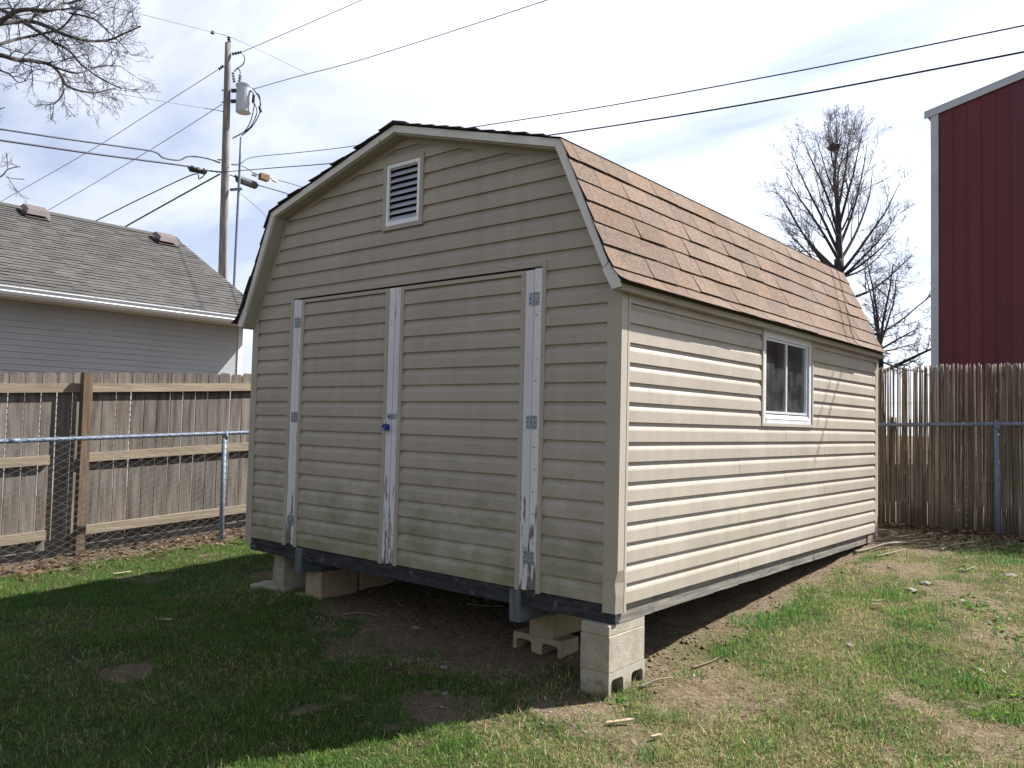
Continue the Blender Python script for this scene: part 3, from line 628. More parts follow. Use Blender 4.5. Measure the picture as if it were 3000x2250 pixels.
f0, f1, h0, h1 = y0+.0562, y1-.0562, z0+.0755, z1-.0525
fm = MB().box(-.05, -.016, f0, f0+.022, h0, h1).box(-.05, -.016, f1-.03, f1, h0, h1).box(-.05, -.016, f0+.0225, f1-.0305, h1-.016, h1).box(-.05, -.010, f0+.0225, f1-.0305, h0, h0+.018)
part('frame', fm, 'alu', win)
ym = 2.497
part('mullion', MB().box(-.047, -.018, ym-.012, ym+.010, h0+.0185, h1-.0165), 'alu', win)
for a, b, xx in ((f0+.0228, ym-.0125, -.030), (ym+.0105, f1-.0308, -.037)):
    part('pane', MB().box(xx-.0015, xx+.0015, a, b, h0+.0188, h1-.0168), 'glass', win)

# things inside the window
c = MB(); rows = []
for i in range(13):
    t = i/12; rr = .19*math.sqrt(max(0, 1-max(0, (t-.55)/.45)**2)) if t > .55 else .19
    rows.append([(-.36+rr*.55*math.cos(a), 2.50+rr*math.sin(a), .62+.92*t) for a in np.linspace(0, 2*math.pi, 17)[:-1]])
c.v = [p for r in rows for p in r]; c.f = [(i*16+j, i*16+(j+1) % 16, (i+1)*16+(j+1) % 16, (i+1)*16+j) for i in range(12) for j in range(16)]; c.m = [0]*len(c.f)
solo('plastic_dome', c, 'plastic', 'rounded grey plastic dome standing behind the right window pane', 'container', smooth=True)
c = MB(); n = 9
for i in range(n): c.v += [(-.16-.02*math.sin(i*1.9), 2.08+.03*i*(1), .45), (-.16-.03*math.sin(i*1.9+.6), 2.05+.018*i, 1.62-.02*i)]
c.f = [(2*i, 2*i+2, 2*i+3, 2*i+1) for i in range(n-1)]; c.v += [(x-.003, y, z) for x, y, z in c.v]; m_ = 2*n
c.f += [(2*i+1+m_, 2*i+3+m_, 2*i+2+m_, 2*i+m_) for i in range(n-1)]+[(0, 1, 1+m_, m_), (2*n-2, 2*n-2+m_, 2*n-1+m_, 2*n-1)]; c.m = [0]*len(c.f)
solo('hanging_sheet', c, 'cloth', 'grey sheet hanging behind the left window pane', 'sheet')
solo('loose_plywood', MB().box(-.62, -.60, 2.3, 3.5, .03, 1.62), 'brownboard', 'brown board standing inside the shed behind the window', 'board')
solo('storage_box', MB().box(-.58, -.42, 2.62, 2.98, 1.625, 1.80).box(-.585, -.415, 2.615, 2.985, 1.801, 1.815).box(-.60, -.40, 2.60, 3.0, 1.60, 1.6245), 'redbox', 'dull red box on a shelf at the top of the window', 'box')

# padlock hanging from the hasp
pl = thing('padlock', 'blue padlock hanging from the hasp between the shed doors', 'padlock', (-1.94, -.024, .982))
mb = MB(); pr = [(-.026, .004), (-.022, 0), (.022, 0), (.026, .004), (.026, .038), (.021, .044), (-.021, .044), (-.026, .038)]
mb.prism(pr, -.012, .010, lambda u, v, h: (-1.940+u, -.024+h, .982+v)); part('body', mb, 'blue_lock', pl)
part('bumper_mark', MB().box(-1.962, -1.945, -.0372, -.0362, .990, .994), 'vent_white', pl)
th = np.linspace(0, math.pi, 9); pts = [(-1.954, -.024, 1.020)]+[(-1.940-.014*math.cos(a), -.024, 1.064+.014*math.sin(a)) for a in th]+[(-1.926, -.024, 1.020)]
part('shackle', MB().tube(pts, .0042, 8), 'steel', pl, smooth=True)

# ---------------------------------------------------------------- concrete blocks under the shed
def rrect(x0, x1, z0, z1, r):
    o = []
    for cx_, cz_, a in ((x1-r, z0+r*.3, -90), (x1-r, z1-r, 0), (x0+r, z1-r, 90), (x0+r, z0+r*.3, 180)):
        rr = r if cz_ > (z0+z1)/2 else r*.3
        for k in range(4):
            an = math.radians(a+k*30); o.append((cx_+(rr if cz_ <= (z0+z1)/2 else r)*math.cos(an)+(r-rr)*(1 if math.cos(an) > 0 else -1)*(1 if abs(math.cos(an)) > 1e-6 else 0), cz_+rr*math.sin(an)))
    return o
def block(label, base, L, D, H, rz=0, holes=False, m='block', name='concrete_block'):
    """L along local x, D along local y; hollow cores run along y"""
    if holes:
        hl = [[(a+dx, z) for dx, z in ((.010, .030), (.135, .030), (.135, .132), (.128, .147), (.112, .153), (.033, .153), (.017, .147), (.010, .132))] for a in (-.178, .033)]
        mb = plate([(-L/2, 0), (L/2, 0), (L/2, H), (-L/2, H)], hl, lambda u, v, h: (u, h, v), -D/2, D/2)
    else:
        mb = MB(); e = .004
        b = bmesh.new(); bmesh.ops.create_cube(b, size=1); bmesh.ops.scale(b, vec=(L, D, H), verts=b.verts); bmesh.ops.translate(b, vec=(0, 0, H/2), verts=b.verts)
        bmesh.ops.bevel(b, geom=list(b.edges), offset=e, segments=1, affect='EDGES'); b.verts.index_update()
        mb.add([v.co[:] for v in b.verts], [tuple(v.index for v in f.verts) for f in b.faces]); b.free()
    me = mesh(name, mb, m); o = link(name, me, None, base, (0, 0, rz)); o['label'] = label; o['category'] = 'block'; ORG[o.name] = np.asarray(base, float)
    o['group'] = 'concrete blocks under the shed'; return o
H90 = math.pi/2
block('hollow concrete block at the bottom of the front corner pier', (-.115, .155, -.512), .39, .19, .194, H90, True, 'block_mud')
block('solid faced concrete block in the middle of the front corner pier', (-.1175, .150, -.317), .392, .192, .1985, H90+.012, False, 'block')
block('thin concrete cap on top of the front corner pier', (-.117, .151, -.1178), .388, .186, .0595, H90)
block('hollow block lying below the right floor runner with its cores showing', (-.795, .40, -.505), .39, .19, .19, 0, True, 'block_warm')
block('half height block stacked under the right floor runner', (-.765, .50, -.3145), .39, .19, .155, H90, False, 'block_warm')
block('full block under the left front corner of the shed', (-3.36, .27, -.385), .195, .30, .205, -.15, False, 'block')
block('thin cap block under the left front corner of the shed', (-3.36, .27, -.1795), .190, .29, .122, -.15, False, 'block')
block('tan block standing under the left floor runner', (-2.935, .33, -.385), .39, .185, .225, H90+.06, False, 'block_warm')
block('second tan block behind the one under the left runner', (-2.95, .76, -.37), .39, .185, .211, H90, False, 'block_warm')
block('flat paving slab below the left front corner block', (-3.52, .17, -.41), .30, .22, .06, .3, False, 'block')
block('small slab at the foot of the tan left block', (-3.06, .22, -.425), .22, .16, .06, .2, False, 'block')
block('broken block under the rear corner of the shed', (-.10, 4.80, -.12), .17, .15, .062, .5, False, 'block')

# ---------------------------------------------------------------- wooden privacy fence
WF = thing('wooden_fence', 'grey board fence with tan rails behind the chain link', 'fence', (-6.45, 0, -.4))
def picket_mesh(w, h):
    mb = MB(); c = .026; poly = [(-w/2, 0), (w/2, 0), (w/2, h-c), (w/2-c, h), (-w/2+c, h), (-w/2, h-c)]
    return mesh('picket', mb.prism(poly, -.008, .008, lambda u, v, h_: (h_, u, v)), 'picket')
pms = [picket_mesh(.139, 1.80), picket_mesh(.141, 1.80), picket_mesh(.136, 1.80)]
def ftop(y): return 1.437+.054*(y+1.01)
y = -5.4; i = 0
while y < 5.2:
    place('picket', pms[i % 3], WF, (-6.455+random.uniform(-.002, .002), y, ftop(y)-1.80+random.uniform(-.008, .008)), (random.uniform(-.003, .003), 0, random.uniform(-.01, .01)))
    y += .1505+random.uniform(-.003, .004); i += 1
posts = [-5.1, -2.68, -.24, 2.2, 4.62]
for py in posts:
    part('post', MB().box(-6.395, -6.305, py-.045, py+.045, -.6, ftop(py)-.005), 'post', WF)
for a, b in zip(posts[:-1], posts[1:]):
    for zo, sh in ((-.115, 0), (-.845, 1), (-1.60, 1)):
        e0, e1 = a-.04, b-.003 if b == posts[-1] else b-.04
        if b == -.24: e1 = b-.30 if sh else b+.04
        if a == -.24: e0 = a+.02
        za, zb = ftop(e0)+zo, ftop(e1)+zo; x0, x1 = -6.4465, -6.398
        part('rail', MB().hexa([(x0, e0, za), (x1, e0, za), (x1, e0, za-.092), (x0, e0, za-.092)], [(x0, e1, zb), (x1, e1, zb), (x1, e1, zb-.092), (x0, e1, zb-.092)]), 'rail', WF)

# ---------------------------------------------------------------- chain link fences
def chainlink(label, axis, c0, u0, u1, top, bot, posts, base, d=.068, rr=.0021):
    F = thing('chain_link_fence', label, 'fence', base)
    P3 = (lambda u, o, z: (c0+o, u, z)) if axis == 'y' else (lambda u, o, z: (u, c0+o, z))
    us = np.linspace(u0, u1, 24)
    part('top_rail', MB().tube([P3(u, 0, top(u)) for u in us], .021, 10), 'galv', F, smooth=True)
    for p in posts:
        mb = MB(); mb.tube([P3(p, -.002, bot(p)-.25), P3(p-.01, -.002, top(p)-.035)], .0265, 10); part('post', mb, 'galv', F, smooth=True)
        mb = MB(); mb.tube([P3(p, 0, top(p)-.06), P3(p, 0, top(p)-.02), P3(p, 0, top(p)+.012), P3(p, 0, top(p)+.030)], [.031, .032, .029, .012], 10); part('post_cap', mb, 'galv', F, smooth=True)
    for u in us[3::7]: part('rail_sleeve', MB().tube([P3(u-.05, 0, top(u-.05)), P3(u+.05, 0, top(u+.05))], .0235, 10), 'galv', F, smooth=True)
    mb = MB(); k = int((u1-u0)/d)
    for i in range(k):
        u = u0+i*d; zt, zb = top(u)+.035, bot(u)+.01; m = int((zt-zb)/(d*.5)); pts = []
        for j in range(m+1): pts.append(P3(u+(d if (j+i) % 2 else 0), .026+(.003 if j % 2 else -.003), zt-j*d*.5))
        mb.tube(pts, rr, 4, cap=False)
    part('wire_mesh', mb, 'wire', F); return F
chainlink('low chain link fence with blue grey rail in front of the board fence', 'y', -5.83, -5.2, 4.3, lambda y: .778+.0395*(y+1.18)*1.0-.0+(-.0), lambda y: float(gbase(-5.83, y)), [-4.2, -1.58, 1.06, 3.7], (-5.83, 0, -.4))
chainlink('chain link fence with dark rail in front of the reed screen', 'x', 6.16, -3.2, 4.2, lambda x: 1.138+.026*(x+.36), lambda x: float(gbase(x, 6.16)), [-2.1, .865, 3.8], (0, 6.16, 0), rr=.0014)

# ---------------------------------------------------------------- reed screen
RF = thing('reed_fence', 'brown bamboo reed screen standing behind the shed below the red barn', 'fence', (.5, 6.26, 0))
def reed_mesh(r, h, seed):
    random.seed(seed); zs = [0]; 
    while zs[-1] < h-.3: zs.append(zs[-1]+random.uniform(.22, .34))
    P_ = []; R_ = []; bx_, by_ = random.uniform(-.006, .006), random.uniform(-.004, .004)
    for z in zs+[h]:
        t = z/h; off = (bx_*math.sin(t*3.1), by_*math.sin(t*2.6), z)
        if 0 < z < h: P_ += [(off[0], off[1], z-.006), off, (off[0], off[1], z+.006)]; R_ += [r*(1-.25*t), r*1.16*(1-.25*t), r*(1-.25*t)]
        else: P_.append(off); R_.append(r*(1-.25*t))
    return mesh('reed', MB().tube(P_, R_, 5), 'reed', smooth=True)
rms = [reed_mesh(r, 1.84, 50+i) for i, r in enumerate((.0085, .0095, .011, .0125, .0075, .010))]
random.seed(91)
x = -.95; nR = 0
while x < 2.75 and nR < 290:
    sparse = x < .02
    m = random.choice(rms); zb = float(gbase(x, 6.26))-.03; top = 1.822+.012*math.sin(x*3)+random.uniform(-.022, .012)
    place('reed', m, RF, (x, 6.26+random.uniform(-.012, .012), zb), (random.uniform(-.012, .012), random.uniform(-.010, .010), random.uniform(0, 6)), (1, 1, (top-zb)/1.84)); nR += 1
    x += random.uniform(.013, .020) if not sparse else random.choice([.011, .012, .014, .016, .020])
tw = MB()
for z in (.35, .85, 1.4): tw.tube([(xx, 6.243+.004*(i % 2), z+.02*math.sin(xx)) for i, xx in enumerate(np.arange(-1.25, 2.75, .04))], .0016, 3, cap=False)
part('tie_wires', tw, 'wire', RF)
bk_ = MB()
for i in range(170):
    xx = -.9+3.65*(i+random.random())/170; zb = float(gbase(xx, 6.28))-.03; r = random.uniform(.007, .011); tl_ = random.uniform(-.02, .02)
    bk_.tube([(xx, 6.286, zb), (xx+tl_*.5, 6.288, .9), (xx+tl_, 6.286, (1.78 if xx > 0 else 1.22)+random.uniform(-.05, .03))], [r, r*.9, r*.75], 4)
o = part('second_reed_layer', bk_, 'reed', RF); o['kind'] = 'stuff'

# ---------------------------------------------------------------- neighbour's garage
GX = -12.2                     # wall plane facing the yard
GA = thing('neighbour_garage', 'grey vinyl sided garage with grey shingle roof beyond the board fence', 'garage', (-15.7, 1, -.4))
GE, GS = 5.17, -5.0
gw = part('side_wall', MB().box(GX-.2, GX-.016, GS, GE-.02, -.5, 2.86), 'gar_siding', GA)
gpro = [(.013, 0), (.010, .096), (.002, .103)]
for k in range(27):
    zb = .10+k*.1016; mb = MB(); pts = [(.0, 0)]+gpro
    if zb+.103 > 2.86: break
    A = [(GX-.016+o, GS, zb+h) for o, h in pts]; B = [(GX-.016+o, GE-.09, zb+h) for o, h in pts]
    mb.add(A+B, [(i, i+1, 5+i-1, 4+i) for i in range(3)]+[(0, 4, 7, 3), (0, 1, 2, 3), (7, 6, 5, 4)]); part('siding_board', mb, 'gar_siding', gw)
part('corner_trim', MB().box(GX-.10, GX+.006, GE-.089, GE+.006, -.4, 2.86), 'gar_trim', GA)
part('gable_wall', MB().prism([(GX-.201, -.5), (GX-7.0, -.5), (GX-7.0, 2.86), (GX-3.5, 4.95), (GX-.201, 2.93)], GE-.22, GE-.02, lambda u, v, h: (u, h, v)), 'gar_siding', GA)
EX, EZ, RX, RZ_ = -11.60, 3.0, -15.7, 5.20
sl_ = (RZ_-EZ)/(EX-RX); RE = GE+.34; RS = -5.2
part('soffit', MB().box(GX-.03, EX-.035, RS, RE-.03, 2.862, 2.885), 'gar_soffit', GA)
part('fascia', MB().box(EX-.032, EX-.012, RS, RE, 2.84, 2.985), 'gar_trim', GA)
gt = MB(); gp_ = [(0, 0), (.075, 0), (.10, .04), (.088, .072), (.118, .105), (.118, .122), (.108, .122), (.106, .108), (.078, .072), (.090, .044), (.070, .008), (.008, .008), (.008, .118), (0, .118)]
gt.prism(gp_, RS, RE, lambda u, v, h: (EX-.0115+u, h, 2.865+v)); gut = part('gutter', gt, 'gar_trim', GA)
for y in np.arange(RS+.3, RE, 1.15): part('gutter_hanger', MB().box(EX, EX+.112, y-.012, y+.012, 2.9885, 2.992), 'gar_trim', gut)
deck = MB().prism([(EX, EZ-.03), (RX, RZ_-.03), (RX, RZ_-.06), (EX, EZ-.06)], RS, RE, lambda u, v, h: (u, h, v)).prism([(RX, RZ_-.03), (2*RX-EX, EZ-.03), (2*RX-EX, EZ-.06), (RX, RZ_-.06)], RS, RE, lambda u, v, h: (u, h, v))
gr_ = part('roof', deck, 'gar_trim', GA)
part('roof_far_slope', MB().prism([(RX, RZ_), (2*RX-EX, EZ), (2*RX-EX, EZ-.028), (RX, RZ_-.028)], RS-.01, RE+.01, lambda u, v, h: (u, h, v)), 'gar_shingle', gr_)
cvG = Curve2([(RX, RZ_-.026), (EX+.03, EZ-.026-sl_*.03)]); nC = 33; eG = cvG.L/nC; tabs = []
for c in range(nC):
    y = RS+random.uniform(-.3, 0)
    while y < RE+.015:
        w = random.choice([.16, .2, .24, .3, .33]); y1 = min(y+w, RE+.015)
        if y1 > RS: tabs.append((c, max(y, RS), y1))
        y = y1
vis = sorted([t for t in tabs if t[1] > -.1], key=lambda t: -t[0])[:299]; vs_ = set(vis); rest = MB()
for t in tabs:
    mb = MB() if t in vs_ else rest
    tab(mb, cvG, max(t[0]*eG-.02, 0), (t[0]+1)*eG, t[1]+.001, t[2]-.001, 1, .006, random.choice([.006, .010, .013]), False, .003)
    if t in vs_: part('shingle', mb, ['gar_shingle', 'asphalt'], gr_)
o = part('roof_shingles', rest, ['gar_shingle', 'asphalt'], gr_); o['kind'] = 'stuff'
part('ridge_cap', MB().prism([(RX+.15, RZ_-.07), (RX, RZ_+.018), (RX-.15, RZ_-.07), (RX-.15, RZ_-.085), (RX+.15, RZ_-.085)], RS, RE+.012, lambda u, v, h: (u, h, v)), 'gar_shingle', gr_)
def roofvent(yc, sx_):
    p = np.array([RX+sx_, yc, RZ_-sl_*sx_]); th_ = math.atan(sl_); ca, sa = math.cos(th_), math.sin(th_)
    f = lambda s, y, n: (p[0]+s*ca+n*sa, p[1]+y, p[2]-s*sa+n*ca)
    mb = MB(); mb.hexa([f(-.24, -.24, .012), f(.26, -.24, .012), f(.26, .24, .012), f(-.24, .24, .012)], [f(-.24, -.24, .020), f(.26, -.24, .020), f(.26, .24, .020), f(-.24, .24, .020)])
    mb.hexa([f(-.14, -.13, .0205), f(.14, -.13, .0205), f(.14, .13, .0205), f(-.14, .13, .0205)], [f(-.14, -.13, .07), f(.14, -.13, .07), f(.14, .13, .07), f(-.14, .13, .07)])
    v = part('roof_vent', mb, 'vent_brown', GA)
    mb = MB(); mb.hexa([f(-.20, -.225, .0705), f(.23, -.225, .0705), f(.23, .225, .0705), f(-.20, .225, .0705)], [f(-.13, -.19, .155), f(.17, -.19, .155), f(.17, .19, .155), f(-.13, .19, .155)]); part('hood', mb, 'vent_brown', v)
roofvent(2.35, .36); roofvent(5.0, .46)

# ---------------------------------------------------------------- red barn
BY, BX0, BX1 = 18.0, -2.42, 9.6
BA = thing('red_barn', 'tall dark red steel barn with pale trim behind the reed fence', 'barn', ((BX0+BX1)/2, BY, 0))
sb = .238; eaveL = 8.98
def btop(x): return eaveL+.07+(min(x, 2*3.6-x)-BX0)*sb
bw_ = part('gable_wall', MB().prism([(BX0+.02, -.2), (BX1, -.2), (BX1, btop(BX1)-.02), (3.6, btop(3.6)-.02), (BX0+.02, btop(BX0)-.02)], BY+.03, BY+.10, lambda u, v, h: (u, h, v)), 'barn_red', BA)
x = BX0+.15
while x < BX1-.31:
    t0, t1 = btop(x)-.03, btop(x+.304)-.03
    prf = [(0, 0), (.012, -.018), (.034, -.018), (.046, 0), (.130, 0), (.136, -.005), (.150, -.005), (.156, 0), (.216, 0), (.222, -.005), (.236, -.005), (.242, 0), (.3035, 0)]
    n = len(prf); vv = [(x+a, BY+.028+b, -.1) for a, b in prf]+[(x+a, BY+.028+b, btop(x+a)-.03) for a, b in prf]+[(x, BY+.0295, -.1), (x+.3035, BY+.0295, -.1), (x, BY+.0295, t0), (x+.3035, BY+.0295, t1)]
    part('steel_panel', MB().add(vv, [(i, i+1, n+i+1, n+i) for i in range(n-1)]+[(2*n, 2*n+1, 2*n+3, 2*n+2)]), 'barn_red', bw_); x += .304
part('corner_trim', MB().box(BX0-.02, BX0+.152, BY-.004, BY+.0275, -.1, eaveL).box(BX0-.02, BX0-.001, BY+.028, BY+.2, -.1, eaveL), 'barn_trim', BA)
part('side_wall', MB().box(BX0, BX0+.08, BY+.201, BY+16, -.2, eaveL-.05), 'barn_red', BA)
rt_ = MB()
for a, b in ((BX0-.16, 3.6), (3.6, BX1+.16)):
    za, zb = btop(a), btop(b)
    rt_.hexa([(a, BY-.03, za-.115), (a, BY-.005, za-.115), (a, BY-.005, za+.05), (a, BY-.03, za+.05)], [(b, BY-.03, zb-.115), (b, BY-.005, zb-.115), (b, BY-.005, zb+.05), (b, BY-.03, zb+.05)])
    rt_.hexa([(a, BY-.036, za+.0505), (a, BY+.12, za+.0505), (a, BY+.12, za+.07), (a, BY-.036, za+.07)], [(b, BY-.036, zb+.0505), (b, BY+.12, zb+.0505), (b, BY+.12, zb+.07), (b, BY-.036, zb+.07)])
part('rake_trim', rt_, 'barn_trim', BA)
rr_ = MB()
for a, b in ((BX0-.14, 3.6), (3.6, BX1+.14)):
    za, zb = btop(a), btop(b); rr_.hexa([(a, BY+.0, za-.02), (a, BY+16, za-.02), (a, BY+16, za+.045), (a, BY+.0, za+.045)], [(b, BY+.0, zb-.02), (b, BY+16, zb-.02), (b, BY+16, zb+.045), (b, BY+.0, zb+.045)])
part('roof', rr_, 'barn_roof', BA)

# ---------------------------------------------------------------- utility pole
PD = 25.0
ptop, pbot = at(493, 93, PD), at(481, 600, PD)
dirp = (pbot-ptop)/np.linalg.norm(pbot-ptop)
def pole_at(ty): return ptop+dirp*((ty-93)/(600-93)*np.linalg.norm(pbot-ptop))
pfoot = ptop+dirp*((ptop[2]+.5)/-dirp[2])
UP = thing('utility_pole', 'tall weathered wooden utility pole with grey transformer behind the garage', 'utility pole', tuple(pfoot))
k = 14; part('pole', MB().tube([ptop+(pfoot-ptop)*i/k for i in range(k+1)], [.095+.075*i/k for i in range(k+1)], 14), 'pole', UP, smooth=True)
tcn = at(527, 214, PD-.05); t0 = at(527, 245, PD-.05); t1 = at(530, 183, PD-.05)
tk = MB(); hh = t1[2]-t0[2]; tx_, ty_ = tcn[0], tcn[1]
zs = [(0, .19), (.02, .225), (.05, .23), (hh-.10, .23), (hh-.09, .245), (hh-.05, .245), (hh-.045, .255), (hh-.015, .255), (hh+.03, .17), (hh+.045, .0)]
tk.tube([(tx_, ty_, t0[2]+a) for a, b in zs], [b+.0005 for a, b in zs], 20)
tr = part('transformer', tk, 'tank', UP, smooth=False)
for ty in (196, 219):
    q = pole_at(ty); mb = MB(); bar(mb, q+(np.array([tx_, ty_, q[2]])-q)*.25, np.array([tx_, ty_, q[2]])+(q-np.array([tx_, ty_, q[2]]))/np.linalg.norm(q-np.array([tx_, ty_, q[2]]))*.22, .07, .10); part('bracket', mb, 'black', tr)
def disc_stack(name, p, q, r, n, m, par):
    p, q = np.asarray(p), np.asarray(q); pts = []; rad = []
    for i in range(n):
        for t, rr2 in ((0, .45), (.25, 1), (.5, 1), (.75, .45)): pts.append(p+(q-p)*(i+t)/n); rad.append(r*rr2)
    part(name, MB().tube(pts, rad, 10), m, par)
disc_stack('bushing', at(517, 183, PD-.05), at(519, 160, PD-.1), .06, 4, 'porcelain', tr)
disc_stack('lightning_arrester', at(506, 178, PD-.1), at(503, 155, PD-.1), .05, 4, 'porcelain', UP)
disc_stack('top_insulator', at(495, 92, PD), at(494, 78, PD), .055, 3, 'black', UP)
disc_stack('dead_end_insulator', at(501, 117, PD), at(524, 112, PD), .05, 4, 'black', UP)
disc_stack('dead_end_insulator', at(483, 142, PD), at(471, 151, PD), .05, 3, 'black', UP)
disc_stack('line_clamp', at(456, 69, PD), at(463, 72, PD), .06, 2, 'black', UP)
q0, q1 = at(521, 296, PD), at(505.5, 618, PD); part('conduit', MB().tube([q0+(q1-q0)*i/6 for i in range(7)]+[q1+(q1-q0)*.35], .038, 10), 'galv', UP, smooth=True)
mb = MB(); bar(mb, at(497, 410, PD), at(523, 408, PD), .07, .07); part('standoff_bracket', mb, 'galv', UP)
for k, (a, b) in enumerate((((479, 195), (482, 195)), ((479, 221), (482, 221)), ((470, 345), (478, 346)))):
    mb = MB(); bar(mb, at(a[0], a[1], PD-.02), at(b[0]+6, b[1], PD-.02), .03, .03); part('bolt', mb, 'black', UP)
def spline(P, n=6):
    P = np.asarray(P, float); out = []
    for i in range(len(P)-1):
        p0, p1, p2, p3 = P[max(i-1, 0)], P[i], P[i+1], P[min(i+2, len(P)-1)]
        for t in np.arange(n)/n: out.append(.5*((2*p1)+(-p0+p2)*t+(2*p0-5*p1+4*p2-p3)*t*t+(-p0+3*p1-3*p2+p3)*t**3))
    out.append(P[-1]); return np.array(out)
for loop in ([(541, 195), (548, 205), (549, 225), (547, 240), (541, 262), (528, 284), (502, 299)], [(545, 190), (553, 200), (561, 215), (563, 235), (556, 255), (543, 275), (522, 293)], [(549, 222), (555, 240), (548, 262), (535, 280), (505, 297)],
             [(525, 118), (529, 128), (524, 140), (512, 148), (506, 155)], [(513, 148), (518, 152), (519, 160)], [(552, 200), (561, 208), (562, 232)]):
    part('drip_loop', MB().tube(spline([at(a, b, PD-.12) for a, b in loop], 5), .017, 5), 'cable', UP)
part('connector', MB().tube([at(561, 230, PD-.15), at(564, 242, PD-.15)], .05, 6).tube([at(548, 205, PD-.15), at(546, 222, PD-.15)], .045, 6), 'black', UP)
# overhead lines: plan-straight runs from the pole, measured sag
def wire(label, pts, deps, r, m='cable', name='overhead_wire', n=7):
    pts = np.array(pts, float)
    if np.isscalar(deps[0]) and len(deps) == 2:
        u = (pts[:, 0]-pts[0, 0])/(pts[-1, 0]-pts[0, 0]); deps = 1/((1-u)/deps[0]+u/deps[1])
    P3 = spline([at(a, b, d) for (a, b), d in zip(pts, deps)], n)
    return solo(name, MB().tube(P3, r, 6), m, label, 'wire', 'overhead lines at the pole', smooth=True, base=tuple(P3[0]))
wire('thin conductor passing over the pole top insulator from upper left', [(150, -4), (253, 18), (457, 69), (495, 79), (560, 108), (663, 158)], [21, 22, 24.6, 25, 26, 28], .009, 'thincable')
wire('thin conductor rising to the right from the upper dead end insulator', [(524, 112), (640, 62), (790, -4), (1000, -98)], [25, 23.5], .011, 'thincable')
wire('thin conductor falling to the left from the lower dead end insulator', [(470, 151), (330, 240), (180, 334), (-60, 470)], [25, 32], .011, 'thincable')
wire('thin line running down left to the garage ridge near the roof vent', [(480, 225), (350, 308), (200, 398), (60, 480)], [25, 30], .011, 'thincable')
wire('thin neutral line crossing to the pole below the tree branches', [(-30, 155), (130, 182), (300, 210), (467, 238), (481, 242)], [19, 25], .011, 'thincable')
wire('thin line rising right from the transformer top', [(549, 192), (640, 166), (770, 132), (1000, 60), (1200, -6), (1400, -70)], [25, 17], .011, 'thincable')
wire('upper black telephone cable with a kink left of the pole', [(-60, 272), (0, 279), (133, 299), (270, 318), (333, 328), (353, 341), (386, 346), (408, 338), (446, 342), (476, 352)], [19, 25], .022)
wire('lower black telephone cable running into the left splice case', [(-60, 296), (0, 303), (200, 332), (390, 357), (440, 367), (478, 372)], [19, 25], .026)
wire('dark service cable dropping left from a hook to the garage', [(150, 505), (205, 478), (310, 426), (417, 377), (430, 387), (447, 372)], [27, 26.4, 25.7, 25, 25, 25], .017)
wire('heavy black cable dropping left from the pole to the garage', [(200, 530), (270, 490), (370, 434), (475, 376)], [27, 25], .024)
def plan(pts, P0, Q):
    """depths that keep a wire in the vertical plane through P0 and Q"""
    n_ = np.cross(np.asarray(Q)-np.asarray(P0), [0, 0, 1.]); out = []
    for a, b in pts: d = at(a, b, 1)-CAM; out.append(float(((P0-CAM)@n_)/(d@n_)))
    return out
w12 = [(478, 372), (600, 362), (745, 350), (1000, 316), (1215, 288), (1500, 244), (1800, 191), (2212, 112), (2500, 55)]
w11 = [(500, 355), (520, 353), (545, 340), (640, 330), (760, 316), (1000, 278), (1300, 231), (1700, 158), (2212, 55), (2500, -8)]
wire('lower heavy black cable crossing over the shed roof to the right', w12, plan(w12, at(478, 372, 25), at(2212, 112, 9.63)), .0125, n=10)
wire('upper black cable crossing over the shed roof to the right', w11, plan(w11, at(500, 355, 25), at(2212, 55, 9.72)), .0095, n=10)
wire('black cable sloping right from the splice case toward the shed gable', [(497, 378), (520, 386), (552, 398), (600, 412), (645, 426), (760, 462)], [25, 26, 27, 28, 29, 31], .020)
wire('cable carrying the rusty terminal box right of the pole', [(500, 356), (524, 359), (548, 373), (565, 380), (595, 388), (630, 397), (668, 409), (760, 438)], [25, 25.4, 25.8, 26.2, 26.7, 27.3, 28, 30], .013)
wire('thin drop wire sloping down right beside the conduit', [(520, 418), (555, 448), (590, 482), (660, 545)], [25, 24], .009, 'thincable')
sp = thing('splice_case', 'black splice case hung on the lower cable left of the pole', 'splice case', tuple(at(424, 364, 24.4)), 'cable boxes by the pole')
part('case', MB().tube([at(405, 358, 24.3), at(409, 361, 24.3), at(411, 364, 24.3), at(441, 370, 24.5), at(444, 370, 24.5), at(448, 369, 24.5)], [.02, .06, .10, .10, .06, .02], 8), 'black', sp)
part('window_patch', MB().tube([at(419, 361.5, 24.22), at(437, 365, 24.36)], .045, 6), 'alu', sp)
sp = thing('splice_case', 'long black splice case on the cable just right of the pole', 'splice case', tuple(at(535, 392, 26)), 'cable boxes by the pole')
part('case', MB().tube([at(508, 379, 25.2), at(513, 384, 25.3), at(516, 387, 25.4), at(550, 400, 26.3), at(554, 400, 26.4), at(560, 400, 26.5)], [.03, .08, .13, .13, .07, .02], 8), 'black', sp)
sp = thing('terminal_box', 'rusty orange terminal box hanging right of the pole', 'cable box', tuple(at(570, 384, 26.2)), 'cable boxes by the pole')
mb = MB(); bar(mb, at(561, 380, 26.1), at(579, 386, 26.3), .2, .19); part('case', mb, 'rust', sp)
part('end_cap', MB().tube([at(545, 376, 26), at(554, 379, 26)], .055, 8), 'alu', sp); part('end_cap', MB().tube([at(588, 388, 26.4), at(597, 392, 26.5)], .05, 8), 'alu', sp)

